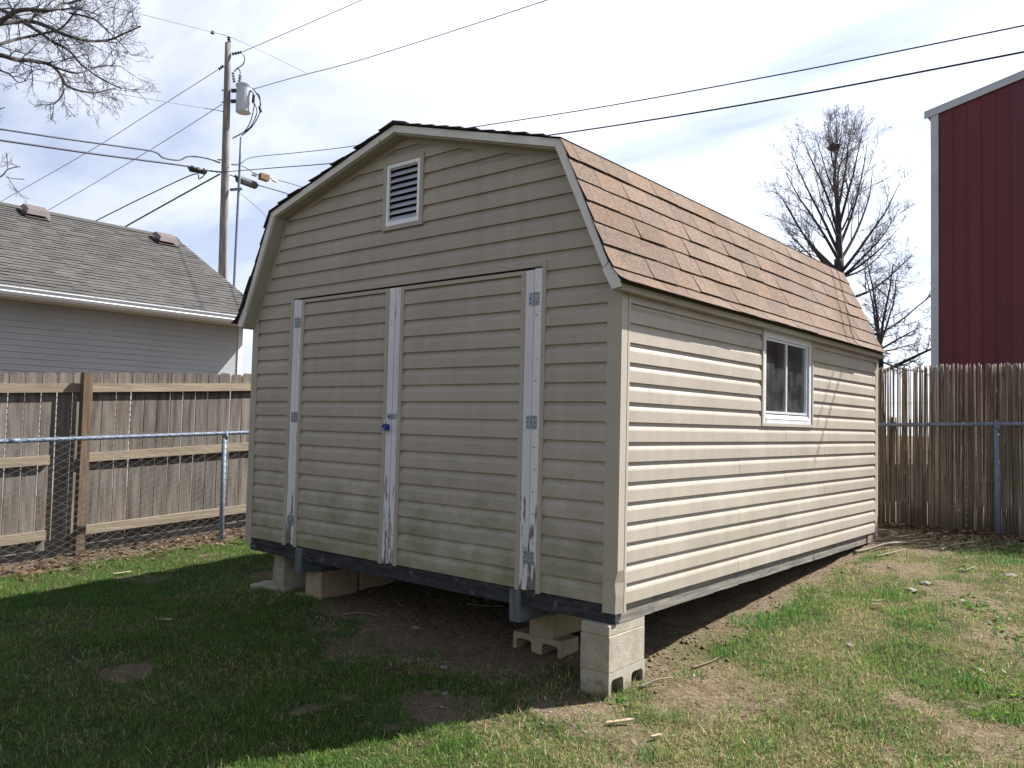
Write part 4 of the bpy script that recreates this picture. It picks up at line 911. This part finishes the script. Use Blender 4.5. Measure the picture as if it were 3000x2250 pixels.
# ---------------------------------------------------------------- bare trees
def grow(T, p, d, L, r, lev, cfg):
    n = cfg['seg'][lev]; pts = [p.copy()]; ds = [d.copy()]; rad = [r]
    for i in range(n):
        d = d+rng.normal(0, cfg['wig'][lev], 3)+np.array([0, 0, cfg['up'][lev]]); d /= np.linalg.norm(d)
        p = p+d*L/n; pts.append(p.copy()); ds.append(d.copy()); rad.append(r*(1-(1-cfg['tip'][lev])*(i+1)/n))
    T.append((pts, rad, lev))
    if lev+1 >= len(cfg['seg']): return
    for c in range(cfg['kids'][lev]):
        t = cfg['from'][lev]+(1-cfg['from'][lev])*(c+rng.random())/cfg['kids'][lev]; i = min(int(t*n), n-1); f = t*n-i
        q = pts[i]*(1-f)+pts[i+1]*f; dd = ds[i+1]; a = math.radians(rng.normal(cfg['ang'][lev], 9))
        o = np.cross(dd, rng.normal(0, 1, 3)); o /= np.linalg.norm(o); nd = dd*math.cos(a)+o*math.sin(a)
        grow(T, q, nd, L*cfg['len'][lev]*rng.uniform(.65, 1.15)*(1.15-.55*t), max(rad[i]*cfg['rad'][lev], cfg.get('rmin', .003)), lev+1, cfg)
SIDES = [8, 6, 4, 3, 3, 3]
def tubes(T, lv, k0=0):
    mb = MB()
    for pts, rad, lev in T:
        if lev in lv: mb.tube(pts, rad, SIDES[min(lev+k0, 5)], cap=False)
    return mb
base = at(1820, 600, 26); base[2] = 0
TR = thing('bare_tree', 'bare leafless tree with oval upright crown behind the shed roof', 'tree', tuple(base))
T = []; cfg = dict(seg=[7, 5, 4, 3], wig=[.05, .07, .09, .12], up=[.085, .07, .05, .03], tip=[.14, .25, .3, .5], kids=[10, 7, 5], ang=[38, 38, 38], len=[.40, .50, .55], rad=[.36, .45, .5], rmin=.0042, **{'from': [.22, .2, .15]})
tops = at(1812, 560, 26); trunk = [base+np.array([.15, 0, -.3]), base+np.array([.05, 0, 2.5]), base+(tops-base)*.8, tops]
tm = MB().tube(spline(trunk, 3), np.linspace(.21, .15, 10), 9); part('trunk', tm, 'bark', TR, smooth=True)
fork0 = at(1815, 590, 26)
lead = spline([at(*q, 26) for q in ((1815, 600), (1812, 520), (1809, 440), (1803, 385), (1806, 345))], 6)
T.append((list(lead), list(np.linspace(.125, .030, len(lead))), 0))
for tg_, zs_ in (((1665, 440), 596), ((1948, 452), 600), ((1690, 392), 582), ((1925, 388), 587), ((1708, 340), 562), ((1905, 345), 567), ((1737, 300), 547), ((1880, 300), 542), ((1762, 272), 517), ((1850, 274), 512), ((1777, 256), 472),
                 ((1833, 258), 477), ((1812, 250), 440), ((1682, 482), 606), ((1942, 512), 608), ((1752, 380), 530), ((1862, 385), 525), ((1790, 330), 500), ((1820, 320), 455), ((1792, 238), 350), ((1822, 240), 352), ((1806, 232), 348), ((1775, 262), 380), ((1845, 275), 385), ((1700, 540), 598), ((1925, 560), 604)):
    k_ = int(np.clip((600-zs_)/255*(len(lead)-1), 0, len(lead)-2)); st = np.array(lead[k_]); en = at(*tg_, 26+rng.uniform(-1.5, 1.5)); d = en-st; Lb = np.linalg.norm(d); d /= Lb; d[2] *= .62; d /= np.linalg.norm(d)
    if tg_ == (1792, 238): n0 = len(T)
    grow(T, st, d, Lb*rng.uniform(.9, 1.02), (.062 if Lb > 3 else .046)*(1-.5*k_/len(lead)), 0, cfg)
part('limbs', tubes(T, (0, 1)), 'pale_bark', TR, smooth=True); part('twigs', tubes(T, (2, 3)), 'pale_twig', TR)
ns = np.array(T[n0][0][2])+np.array([0, 0, .05]); nb_ = MB()
for i in range(120):
    a = rng.normal(0, 1, 3); a /= np.linalg.norm(a); p0 = ns+a*np.array([.17, .17, .10])*rng.random()**.4; d = np.cross(a, rng.normal(0, 1, 3)); d /= np.linalg.norm(d); d[2] *= .5
    nb_.tube([p0-d*.14, p0+d*.14], .012, 3, cap=False)
solo('bird_nest', nb_, 'nest', 'dark twig nest high in the oval bare tree', 'nest')
# second tree: tangle by the rear corner of the shed
b2 = at(1903, 800, 28); b2[2] = 0
TS = thing('bare_tree', 'smaller bare tree with low spreading limbs between shed corner and barn', 'tree', tuple(b2))
T = []; cfg2 = dict(seg=[7, 5, 4, 3], wig=[.07, .13, .17, .2], up=[.03, .06, .04, .02], tip=[.3, .35, .4, .5], kids=[10, 7, 6], ang=[50, 48, 45], len=[.38, .46, .5], rad=[.42, .5, .5], rmin=.005, **{'from': [.1, .15, .1]})
part('trunk', MB().tube(spline([b2-np.array([0, 0, .3]), at(1903, 900, 28), at(1902, 800, 28), at(1901, 745, 28)], 3), np.linspace(.13, .09, 10), 8), 'bark', TS, smooth=True)
for (s_, e_, dp, r_) in (((1902, 805), (2040, 735), 15.4, .042), ((1901, 748), (1893, 560), 15.2, .03), ((1901, 748), (1935, 570), 14.7, .032), ((1880, 726), (2010, 665), 15.8, .026), ((1901, 755), (1990, 700), 14.4, .025), ((1850, 640), (1985, 600), 16, .03),
                         ((1901, 752), (1860, 600), 15.6, .028), ((1901, 750), (1960, 610), 15.8, .026), ((1902, 780), (1995, 810), 14.6, .02), ((1902, 760), (1975, 770), 15.6, .02)):
    st = at(*s_, 28.0); en = at(*e_, dp*28/15); d = en-st; Lb = np.linalg.norm(d); grow(T, st, d/Lb, Lb*1.0, r_*1.7, 0, cfg2)
part('limbs', tubes(T, (0, 1)), 'pale_bark', TS, smooth=True); part('twigs', tubes(T, (2, 3)), 'pale_twig', TS)
# third tree: branches reaching in from the left
b3 = at(-330, 500, 11); b3[2] = -.5
TL = thing('bare_tree', 'bare tree reaching dark branches into the upper left sky', 'tree', tuple(b3))
fk = at(-300, 150, 11)
part('trunk', MB().tube(spline([b3-np.array([0, 0, .3]), b3+np.array([.05, .05, 2.5]), fk], 5), np.linspace(.30, .2, 11), 10), 'bark', TL, smooth=True)
T = []; cfg3 = dict(seg=[5, 4, 3], wig=[.09, .10, .12], up=[.02, .015, .01], tip=[.35, .4, .5], kids=[6, 5], ang=[34, 38], len=[.48, .5], rad=[.5, .55], rmin=.0022, **{'from': [.1, .1]})
mains = [([(-100, 70), (-7, 48), (43, 22), (110, 22), (133, 8), (157, 5), (200, -12), (260, -30)], 11.0, .045),
         ([(-100, 65), (-7, 52), (57, 45), (97, 55), (133, 72), (165, 82), (200, 89), (240, 85), (267, 73), (304, 57)], 10.6, .043),
         ([(-100, 115), (-7, 97), (43, 83), (100, 71), (133, 60), (160, 30), (185, 8)], 11.4, .034),
         ([(-100, 118), (-7, 118), (33, 128), (77, 132), (113, 142), (133, 165), (147, 187), (200, 200), (250, 190)], 10.3, .042),
         ([(-100, 5), (0, 20), (67, 58), (110, 87), (150, 110), (173, 137), (213, 167), (262, 192)], 10.9, .036),
         ([(113, 142), (165, 158), (217, 143), (260, 143)], 10.5, .02), ([(150, 28), (200, 40), (233, 67), (265, 98), (283, 118)], 11.2, .018), ([(57, 45), (100, 25), (170, 20), (220, 35)], 10.8, .018),
         ([(-7, 150), (20, 160), (40, 178), (60, 172)], 10.4, .014), ([(133, 165), (136, 200), (120, 222), (108, 225)], 10.3, .014),
         ([(-100, 410), (-7, 386), (17, 366), (43, 360)], 10.0, .011), ([(13, 382), (30, 386), (52, 387)], 10.0, .006), ([(17, 366), (15, 340), (13, 330)], 10.0, .006),
         ([(-60, 230), (-7, 235), (10, 232)], 10.0, .007), ([(-100, 90), (-20, 10), (40, -20), (120, -40)], 11.5, .04)]
mlist = MB()
for pts, dp, r in mains:
    P3 = [at(a, b, dp+.35*math.sin(i*1.3+dp*7)) for i, (a, b) in enumerate(pts)]; P3 = spline(P3, 4); rd = np.linspace(r*.8, max(.005, r*.2), len(P3)); mlist.tube(P3, rd, 7, cap=False)
    Ltot = np.linalg.norm(np.diff(P3, axis=0), axis=1).sum(); nk = int(Ltot*(6.5 if pts[0][1] < 200 else 1.5))
    for c in range(nk):
        i = int(len(P3)*(.12+.86*(c+rng.random())/nk)); i = min(max(i, 1), len(P3)-1); dd = P3[i]-P3[i-1]; dd /= np.linalg.norm(dd); a = math.radians(rng.normal(42, 10)); o = np.cross(dd, rng.normal(0, 1, 3)); o /= np.linalg.norm(o)
        grow(T, P3[i].copy(), dd*math.cos(a)+o*math.sin(a), rng.uniform(.3, .75 if r > .015 else .4)*(1.15-.5*i/len(P3)), max(.0045, rd[i]*.3), 0, cfg3)
part('limbs', mlist, 'bark', TL, smooth=True)
lk = MB()
for q in ((-100, 70), (-100, 115), (-100, 5), (-100, 410), (-60, 230), (-100, 90)): lk.tube(spline([fk if q[1] < 200 else fk*.5+b3*.5, (fk+at(*q, 11))*.5+np.array([0, 0, .2]), at(*q, 11 if q[1] < 200 else 10)], 4), [.11, .10, .09, .08, .07, .06, .055, .05, .045] if q[1] < 200 else [.05, .045, .04, .035, .03, .026, .022, .018, .016], 7)
part('scaffold_limbs', lk, 'bark', TL, smooth=True); part('twigs', tubes(T, (0, 1, 2), 2), 'twig', TL)

# ---------------------------------------------------------------- grass and litter
def flat_mesh(name, V, F, tint, m):
    me = bpy.data.meshes.new(name); me.vertices.add(len(V)); me.vertices.foreach_set('co', V.astype(np.float32).ravel())
    tot = sum(f.size for f in F); me.loops.add(tot); me.loops.foreach_set('vertex_index', np.concatenate([f.ravel() for f in F]).astype(np.int32))
    st = []; b = 0
    for f in F: st.append(b+np.arange(len(f))*f.shape[1]); b += f.size
    st = np.concatenate(st).astype(np.int32); me.polygons.add(len(st)); me.polygons.foreach_set('loop_start', st); me.update(calc_edges=True)
    a = me.attributes.new('tint', 'FLOAT_COLOR', 'POINT'); a.data.foreach_set('color', np.concatenate([tint, np.ones((len(tint), 1))], 1).astype(np.float32).ravel())
    me.materials.append(MT[m]); return me
def blades(x, y, h, w, tint, lean=.5, droop=.35):
    n = len(x); z = gz(x, y)-.004; az = rng.uniform(0, 2*np.pi, n); le = rng.normal(0, lean, n); la = rng.uniform(0, 2*np.pi, n)
    base = np.stack([x, y, z], -1); side = np.stack([np.cos(az), np.sin(az), 0*az], -1)*(w/2)[:, None]
    ld = np.stack([np.cos(la)*np.abs(le), np.sin(la)*np.abs(le), np.ones(n)], -1); ld /= np.linalg.norm(ld, axis=1)[:, None]
    mid = base+ld*(h*.55)[:, None]; ld2 = ld+np.stack([np.cos(la), np.sin(la), -.6+0*la], -1)*(droop*rng.random(n))[:, None]; ld2 /= np.linalg.norm(ld2, axis=1)[:, None]
    tip = mid+ld2*(h*.5)[:, None]
    V = np.stack([base-side, base+side, mid+side*.75, mid-side*.75, tip], 1).reshape(-1, 3); i = np.arange(n)*5
    return V, [np.stack([i, i+1, i+2, i+3], -1), np.stack([i+3, i+2, i+4], -1)], np.repeat(tint, 5, 0)
def candidates(n):
    # area the yard shows, denser near the viewpoint
    out = []
    while sum(map(len, out)) < n:
        x = rng.uniform(-5.75, 3.3, 400000); y = rng.uniform(-3.6, 6.1, 400000)
        d = np.hypot(x-CAM[0], y-CAM[1]); keep = rng.random(400000) < np.clip((3.4/np.maximum(d, 2.6))**1.25, 0, 1)
        v = np.stack([x-CAM[0], y-CAM[1]], -1); ang = np.arctan2(v[:, 0], v[:, 1])-YAW; keep &= (np.abs(ang) < math.radians(46)) & (d > 2.0)
        keep &= ~((x > -3.55) & (x < -.25) & (y > .25) & (y < 4.8))
        out.append(np.stack([x[keep], y[keep]], -1))
    return np.concatenate(out)[:n]
c = candidates(780000); x, y = c[:, 0], c[:, 1]; B = bare(x, y); D = dry(x, y)
keep = rng.random(len(x)) < np.clip((1-B*1.25), .012, 1)*np.clip(.4+1.5*(fbm(x, y, 7, 61, 3)-.2), .25, 1); x, y, B, D = x[keep], y[keep], B[keep], D[keep]
isdry = rng.random(len(x)) < (.09+.52*D+.16*smst((x+.2)/.6))
clump = fbm(x, y, 5.0, 71, 3)
def green(n, x, y):
    t = rng.random((n, 1)); u = fbm(x, y, 3.3, 81, 3)[:, None]
    g1 = np.array([.038, .095, .013]); g2 = np.array([.175, .285, .045]); g3 = np.array([.060, .175, .062])
    cc = g1+(g2-g1)*t; return cc*(1-.5*u)+g3*.5*u+rng.normal(0, .006, (n, 3))
def straw(n):
    t = rng.random((n, 1)); return np.clip(np.array([.22, .18, .085])+t**1.5*np.array([.40, .34, .18])+rng.normal(0, .012, (n, 3)), .02, 1)
gx, gy = x[~isdry], y[~isdry]; gh = rng.uniform(.016, .046, len(gx))*(.35+1.35*clump[~isdry]); gw_ = rng.uniform(.0028, .0052, len(gx))
me = flat_mesh('grass', *blades(gx, gy, gh, gw_, np.clip(green(len(gx), gx, gy), .01, 1), .55), 'blade')
o = link('grass', me); o['kind'] = 'stuff'; o['label'] = 'short patchy green spring grass around the shed'; o['category'] = 'grass'
dx_, dy_ = x[isdry], y[isdry]; dh = rng.uniform(.014, .040, len(dx_))*np.where(rng.random(len(dx_)) < .2, 1.9, 1); dw = rng.uniform(.0022, .0044, len(dx_))
me = flat_mesh('dry_grass', *blades(dx_, dy_, dh, dw, straw(len(dx_)), 1.9, .7), 'litter')
o = link('dry_grass', me); o['kind'] = 'stuff'; o['label'] = 'straw coloured dead grass between the green blades'; o['category'] = 'grass'
# taller tufts
Vs, Fq, Ft, Tt, nb0 = [], [], [], [], 0
spots = [(.12, 1.75, .11), (.05, 1.55, .10), (.2, 2.05, .09), (.33, 3.65, .06), (.70, 2.82, .11), (.85, 2.35, .09), (1.72, 1.95, .12), (.55, 3.95, .06), (.10, 2.6, .08), (-.02, 3.0, .07), (.2, .95, .07), (-.95, -1.0, .07), (-.8, -.95, .07), (.9, -.1, .07), (.2, .55, .05)]
for i in range(130):
    spots.append((rng.uniform(-5.4, 2.4), rng.uniform(-2.6, 5.4), rng.uniform(.045, .075)))
cx_, cy_ = np.array([s[0] for s in spots]), np.array([s[1] for s in spots]); bb = bare(cx_, cy_)
for (sx_, sy_, sh_), b_ in zip(spots, bb):
    if sx_ > -3.7 and sx_ < -.15 and sy_ > .1 and sy_ < 4.9: continue
    if b_ > .6 and sh_ < .1: continue
    k = int(30+sh_*500); px_ = sx_+rng.normal(0, .03+sh_*.25, k); py_ = sy_+rng.normal(0, .03+sh_*.25, k)
    V, F, tt = blades(px_, py_, rng.uniform(.5, 1.1, k)*sh_, rng.uniform(.003, .0055, k), np.clip(green(k, px_, py_)*np.array([.8, .95, 1.1]), .01, 1), .45)
    Vs.append(V); Fq.append(F[0]+nb0); Ft.append(F[1]+nb0); Tt.append(tt); nb0 += len(V)
o = link('grass_tufts', flat_mesh('grass_tufts', np.concatenate(Vs), [np.concatenate(Fq), np.concatenate(Ft)], np.concatenate(Tt), 'blade')); o['kind'] = 'stuff'; o['label'] = 'taller dark green grass tufts along the shed side'; o['category'] = 'grass'
# low broad-leaved weeds
Vs, Fs, Tt, nb0 = [], [], [], 0
for wx, wy, wn, wr in ((1.15, 3.05, 60, .16), (1.28, 2.9, 40, .12), (1.45, 2.65, 30, .12), (1.55, 2.3, 26, .14), (.98, 2.75, 22, .08), (.05, -.02, 18, .05), (.2, 1.3, 16, .08), (.9, 4.1, 22, .12), (1.55, 1.6, 30, .18), (1.75, 1.2, 24, .15)):
    px_ = rng.normal(wx, wr*.6, wn); py_ = rng.normal(wy, wr*.6, wn); az = rng.uniform(0, 6.28, wn); s_ = rng.uniform(.010, .022, wn); z_ = gz(px_, py_)+rng.uniform(.008, .022, wn)
    c_ = np.stack([px_, py_, z_], -1); u = np.stack([np.cos(az), np.sin(az), rng.normal(.1, .25, wn)], -1)*s_[:, None]; v = np.stack([-np.sin(az), np.cos(az), rng.normal(0, .25, wn)], -1)*s_[:, None]*.62
    Vs.append(np.stack([c_-u, c_-u*.3-v, c_+u*.6-v*.7, c_+u, c_+u*.6+v*.7, c_-u*.3+v], 1).reshape(-1, 3)); i = np.arange(wn)*6+nb0; Fs.append(np.stack([i, i+1, i+2, i+3, i+4, i+5], -1)); nb0 += wn*6
    Tt.append(np.repeat(np.array([.10, .20, .025])*rng.uniform(.6, 1.3, (wn, 1)), 6, 0))
o = link('lawn_weeds', flat_mesh('lawn_weeds', np.concatenate(Vs), [np.concatenate(Fs)], np.concatenate(Tt), 'blade')); o['kind'] = 'stuff'; o['label'] = 'low bright green weeds in the dry part of the lawn'; o['category'] = 'weeds'
# dead leaves
def leaves(n, fx, fy, smin, smax, cols):
    x = fx(n); y = fy(n); z = gz(x, y)+rng.uniform(.002, .018, n); s_ = rng.uniform(smin, smax, n); az = rng.uniform(0, 6.28, n)
    u = np.stack([np.cos(az), np.sin(az), rng.normal(0, .3, n)], -1); v = np.stack([-np.sin(az), np.cos(az), rng.normal(0, .4, n)], -1); c_ = np.stack([x, y, z], -1); cu = rng.uniform(.1, .5, n)[:, None]*np.array([0, 0, 1.])
    P_ = lambda a, b, k: c_+u*(a*s_)[:, None]+v*(b*s_)[:, None]+cu*(k*s_)[:, None]
    V = np.stack([P_(-.9, 0, .3), P_(-.3, -.42, .5), P_(.5, -.3, .4), P_(1, 0, 0), P_(.5, .3, .45), P_(-.3, .42, .4), P_(.1, 0, 0)], 1).reshape(-1, 3); i = np.arange(n)*7
    F = np.concatenate([np.stack([i+a, i+b, i+6], -1) for a, b in ((0, 1), (1, 2), (2, 3), (3, 4), (4, 5), (5, 0))])
    cc = np.array(cols)[rng.integers(0, len(cols), n)]*rng.uniform(.7, 1.25, (n, 1)); return V, [F], np.repeat(cc, 7, 0)
brn = [(.11, .066, .036), (.17, .115, .07), (.07, .042, .026), (.22, .165, .11), (.13, .08, .047)]
o = link('leaf_litter', flat_mesh('leaf_litter', *leaves(3000, lambda n: np.where(rng.random(n) < .75, rng.uniform(-6.43, -5.72, n), -5.72+np.abs(rng.normal(0, .14, n))), lambda n: rng.uniform(-4, 4.5, n), .018, .05, brn), 'litter')); o['kind'] = 'stuff'; o['label'] = 'brown leaf litter along the foot of the board fence'; o['category'] = 'leaves'
o = link('leaf_litter', flat_mesh('leaf_litter', *leaves(1500, lambda n: rng.uniform(-1.0, 3.0, n), lambda n: 6.15-np.abs(rng.normal(0, .38, n)), .012, .035, brn[:3]+[(.05, .033, .02), (.04, .028, .02)]), 'litter')); o['kind'] = 'stuff'; o['label'] = 'dark leaf litter below the reed fence'; o['category'] = 'leaves'
lt = list(brn)+[(.28, .245, .19), (.33, .3, .26)]
o = link('yard_litter', flat_mesh('yard_litter', *leaves(750, lambda n: rng.uniform(-4.5, 3, n), lambda n: rng.uniform(-2.8, 5, n), .006, .018, lt), 'litter')); o['kind'] = 'stuff'; o['label'] = 'tiny leaf and bark scraps scattered over the yard'; o['category'] = 'litter'
# clods and pebbles
def lump(mb, c_, r, seed):
    rs = np.random.default_rng(seed); t = (1+5**.5)/2
    v = np.array([(-1, t, 0), (1, t, 0), (-1, -t, 0), (1, -t, 0), (0, -1, t), (0, 1, t), (0, -1, -t), (0, 1, -t), (t, 0, -1), (t, 0, 1), (-t, 0, -1), (-t, 0, 1)])/1.9
    f = [(0, 11, 5), (0, 5, 1), (0, 1, 7), (0, 7, 10), (0, 10, 11), (1, 5, 9), (5, 11, 4), (11, 10, 2), (10, 7, 6), (7, 1, 8), (3, 9, 4), (3, 4, 2), (3, 2, 6), (3, 6, 8), (3, 8, 9), (4, 9, 5), (2, 4, 11), (6, 2, 10), (8, 6, 7), (9, 8, 1)]
    v = v*rs.uniform(.7, 1.2, (12, 1))*np.array(r); mb.add((v+np.array(c_)).tolist(), f)
mb = MB()
for i in range(2600):
    if rng.random() < .45: xx = rng.uniform(-.35, .28); yy = rng.uniform(.3, 4.6)
    elif rng.random() < .6: xx = rng.uniform(-2.9, -.2); yy = rng.uniform(-.7, 1.2)
    elif rng.random() < .5: xx = rng.uniform(-.3, 2.6); yy = rng.uniform(4.9, 6.2)
    else:
        xx, yy = rng.uniform(-.5, 2.4), rng.uniform(-1.2, 4.8)
        if float(bare(np.array([xx]), np.array([yy]))[0]) < .35: continue
    r = rng.uniform(.003, .008)*(2.2 if rng.random() < .08 else 1); lump(mb, (xx, yy, float(gz(xx, yy))+r*.2), (r*1.2, r, r*.7), i)
MT['clod'] = mat('soil_clod', (.08, .056, .036), (.155, .113, .073), 40, .97, rnd=.2, island=True)
o = solo('soil_clods', mb, 'clod', 'crumbly soil clods and pebbles along the shed foot', 'soil', kind='stuff', recalc=False)
mb = MB()
for i in range(420):
    xx = rng.uniform(-3.2, .2); yy = rng.uniform(-1.0, 1.2)
    r = rng.uniform(.003, .009)*(1.6 if rng.random() < .06 else 1); lump(mb, (xx, yy, float(gz(xx, yy))+r*.3), (r*1.3, r, r*.6), i+2000)
o = solo('pale_pebbles', mb, 'stone', 'small pale stones on the bare soil before the shed', 'stones', kind='stuff', recalc=False)
# single stones, sticks and scraps
for lab, xx, yy, r in (('pale lumpy stone on bare ground right of the shed window', .75, 3.11, .05), ('flat pale stone just beyond the lumpy one', .80, 3.36, .05), ('white stone in the grass in the middle of the right lawn', .76, 1.57, .035),
                       ('pale stone by the right edge of the photo', 1.32, 3.95, .05), ('white stone among clover near the right edge', 1.50, 1.55, .03), ('squarish tan stone in the shade before the shed', -.79, -.53, .028), ('pointed pale stone at the edge of the bare shaded soil', -1.10, -.23, .028), ('pale stone on the dark soil under the shed front', -1.80, .2, .03)):
    mb = MB(); lump(mb, (xx, yy, float(gz(xx, yy))+r*.12), (r*1.2, r*.9, r*.42), abs(int(xx*100))+77)
    solo('stone', mb, 'stone', lab, 'stone', 'loose stones in the yard', base=(xx, yy, float(gz(xx, yy))))
def stick(lab, pts, r, m='stick', up_=.012, cat='stick', grp='fallen sticks in the yard'):
    P3 = spline([(a, b, float(gz(a, b))+up_+(q[0] if q else 0)) for a, b, *q in pts], 4); solo('fallen_stick', MB().tube(P3, np.linspace(r, r*.45, len(P3))*.68*(1+.15*np.sin(np.arange(len(P3))*2.1)), 6), m, lab, cat, grp, smooth=True)
stick('long curved pale branch lying by the rear shed corner', [(-.02, 4.22), (.08, 4.4, .02), (.19, 4.58, .03), (.28, 4.83, .02), (.45, 5.0)], .024)
stick('straight pale stick in front of the long curved branch', [(.20, 4.12), (.28, 4.32), (.36, 4.51, .02)], .016)
stick('thin brown stick beyond the curved branch', [(.15, 4.5), (.3, 4.68), (.43, 4.85)], .008, 'darkstick')
stick('pale stick lying in the green grass near the reed fence', [(.63, 4.68), (.67, 4.85, .02), (.71, 5.02, .02)], .011)
stick('dark forked twig on the bare patch', [(.39, 3.81), (.45, 3.73), (.52, 3.64)], .010, 'darkstick')
stick('pale stick on dry grass toward the right edge', [(.95, 3.96), (.98, 4.07), (1.01, 4.18)], .013)
stick('short pale stick beside the grass tuft', [(.60, 2.58), (.64, 2.70), (.66, 2.79)], .012)
stick('grey curved twig on the shaded bare soil', [(-2.39, 0), (-2.33, .10), (-2.28, .15), (-2.15, .17)], .009)
stick('long thin dark stick in the shaded grass', [(-.95, -1.05), (-.84, -.9), (-.74, -.78), (-.68, -.66)], .006, 'darkstick')
stick('pale stick deep in the shade under the shed', [(-1.88, .82), (-1.74, .88), (-1.6, .93)], .009)
stick('splintered pale stick at the foot of the front corner pier', [(.045, .18), (.10, .28, .02), (.16, .36, .025)], .012)
stick('dark stick along the dirt edge beyond the corner pier', [(.14, .62), (.18, .78), (.2, .92)], .010, 'darkstick')
def chip(lab, xx, yy, L, w, rz, m='chip'):
    z = float(gz(xx, yy))+.016; mb = MB(); mb.prism([(-L/2, -w/2), (L*.3, -w/2), (L/2, -w*.1), (L*.35, w/2), (-L*.45, w*.4)], 0, .008, lambda u, v, h: (xx+u*math.cos(rz)-v*math.sin(rz), yy+u*math.sin(rz)+v*math.cos(rz), z+h+u*.12)); solo('wood_chip', mb, m, lab, 'wood chip', 'wood scraps on the lawn')
chip('pale split wood chip on bare ground before the corner pier', .22, -.30, .15, .028, .75); chip('small pale wood chip to the right of the split one', .44, -.32, .055, .02, 1.0); chip('pale wood chip in the sunny grass before the fences', -5.06, -.38, .16, .05, .9)
chip('curled pale bark strip in the shaded grass on the left', -3.23, -.91, .13, .03, .1)
solo('wood_scrap', MB().hexa([(-.14, 5.36, -.03), (.03, 5.26, -.03), (.06, 5.32, -.03), (-.11, 5.42, -.03)], [(-.14, 5.36, .02), (.03, 5.26, .02), (.06, 5.32, .02), (-.11, 5.42, .02)]), 'rail', 'short board offcut on the dark soil behind the shed corner', 'board')
for lab, xx, yy, s_ in (('curled dark brown leaf on the lawn below the window', .69, 2.42, .055), ('small brown leaf near the shed side in the grass', .08, 2.14, .04), ('brown leaf by the dirt edge near the corner pier', .14, 1.11, .035)):
    z = float(gz(xx, yy))+.03; mb = MB(); n = 6; vv = []
    for i in range(n+1):
        for j in range(4): t = i/n-.5; wv = .5*math.cos(t*2.7); q = (j/3-.5)*2*wv; vv.append((xx+s_*(t*1.3), yy+s_*q*.9, z+s_*(.55*q*q+.3*t*t)))
    mb.add(vv, [(i*4+j, i*4+j+1, i*4+j+5, i*4+j+4) for i in range(n) for j in range(3)]); solo('fallen_leaf', mb, 'deadleaf', lab, 'leaf', 'single dead leaves', recalc=False)
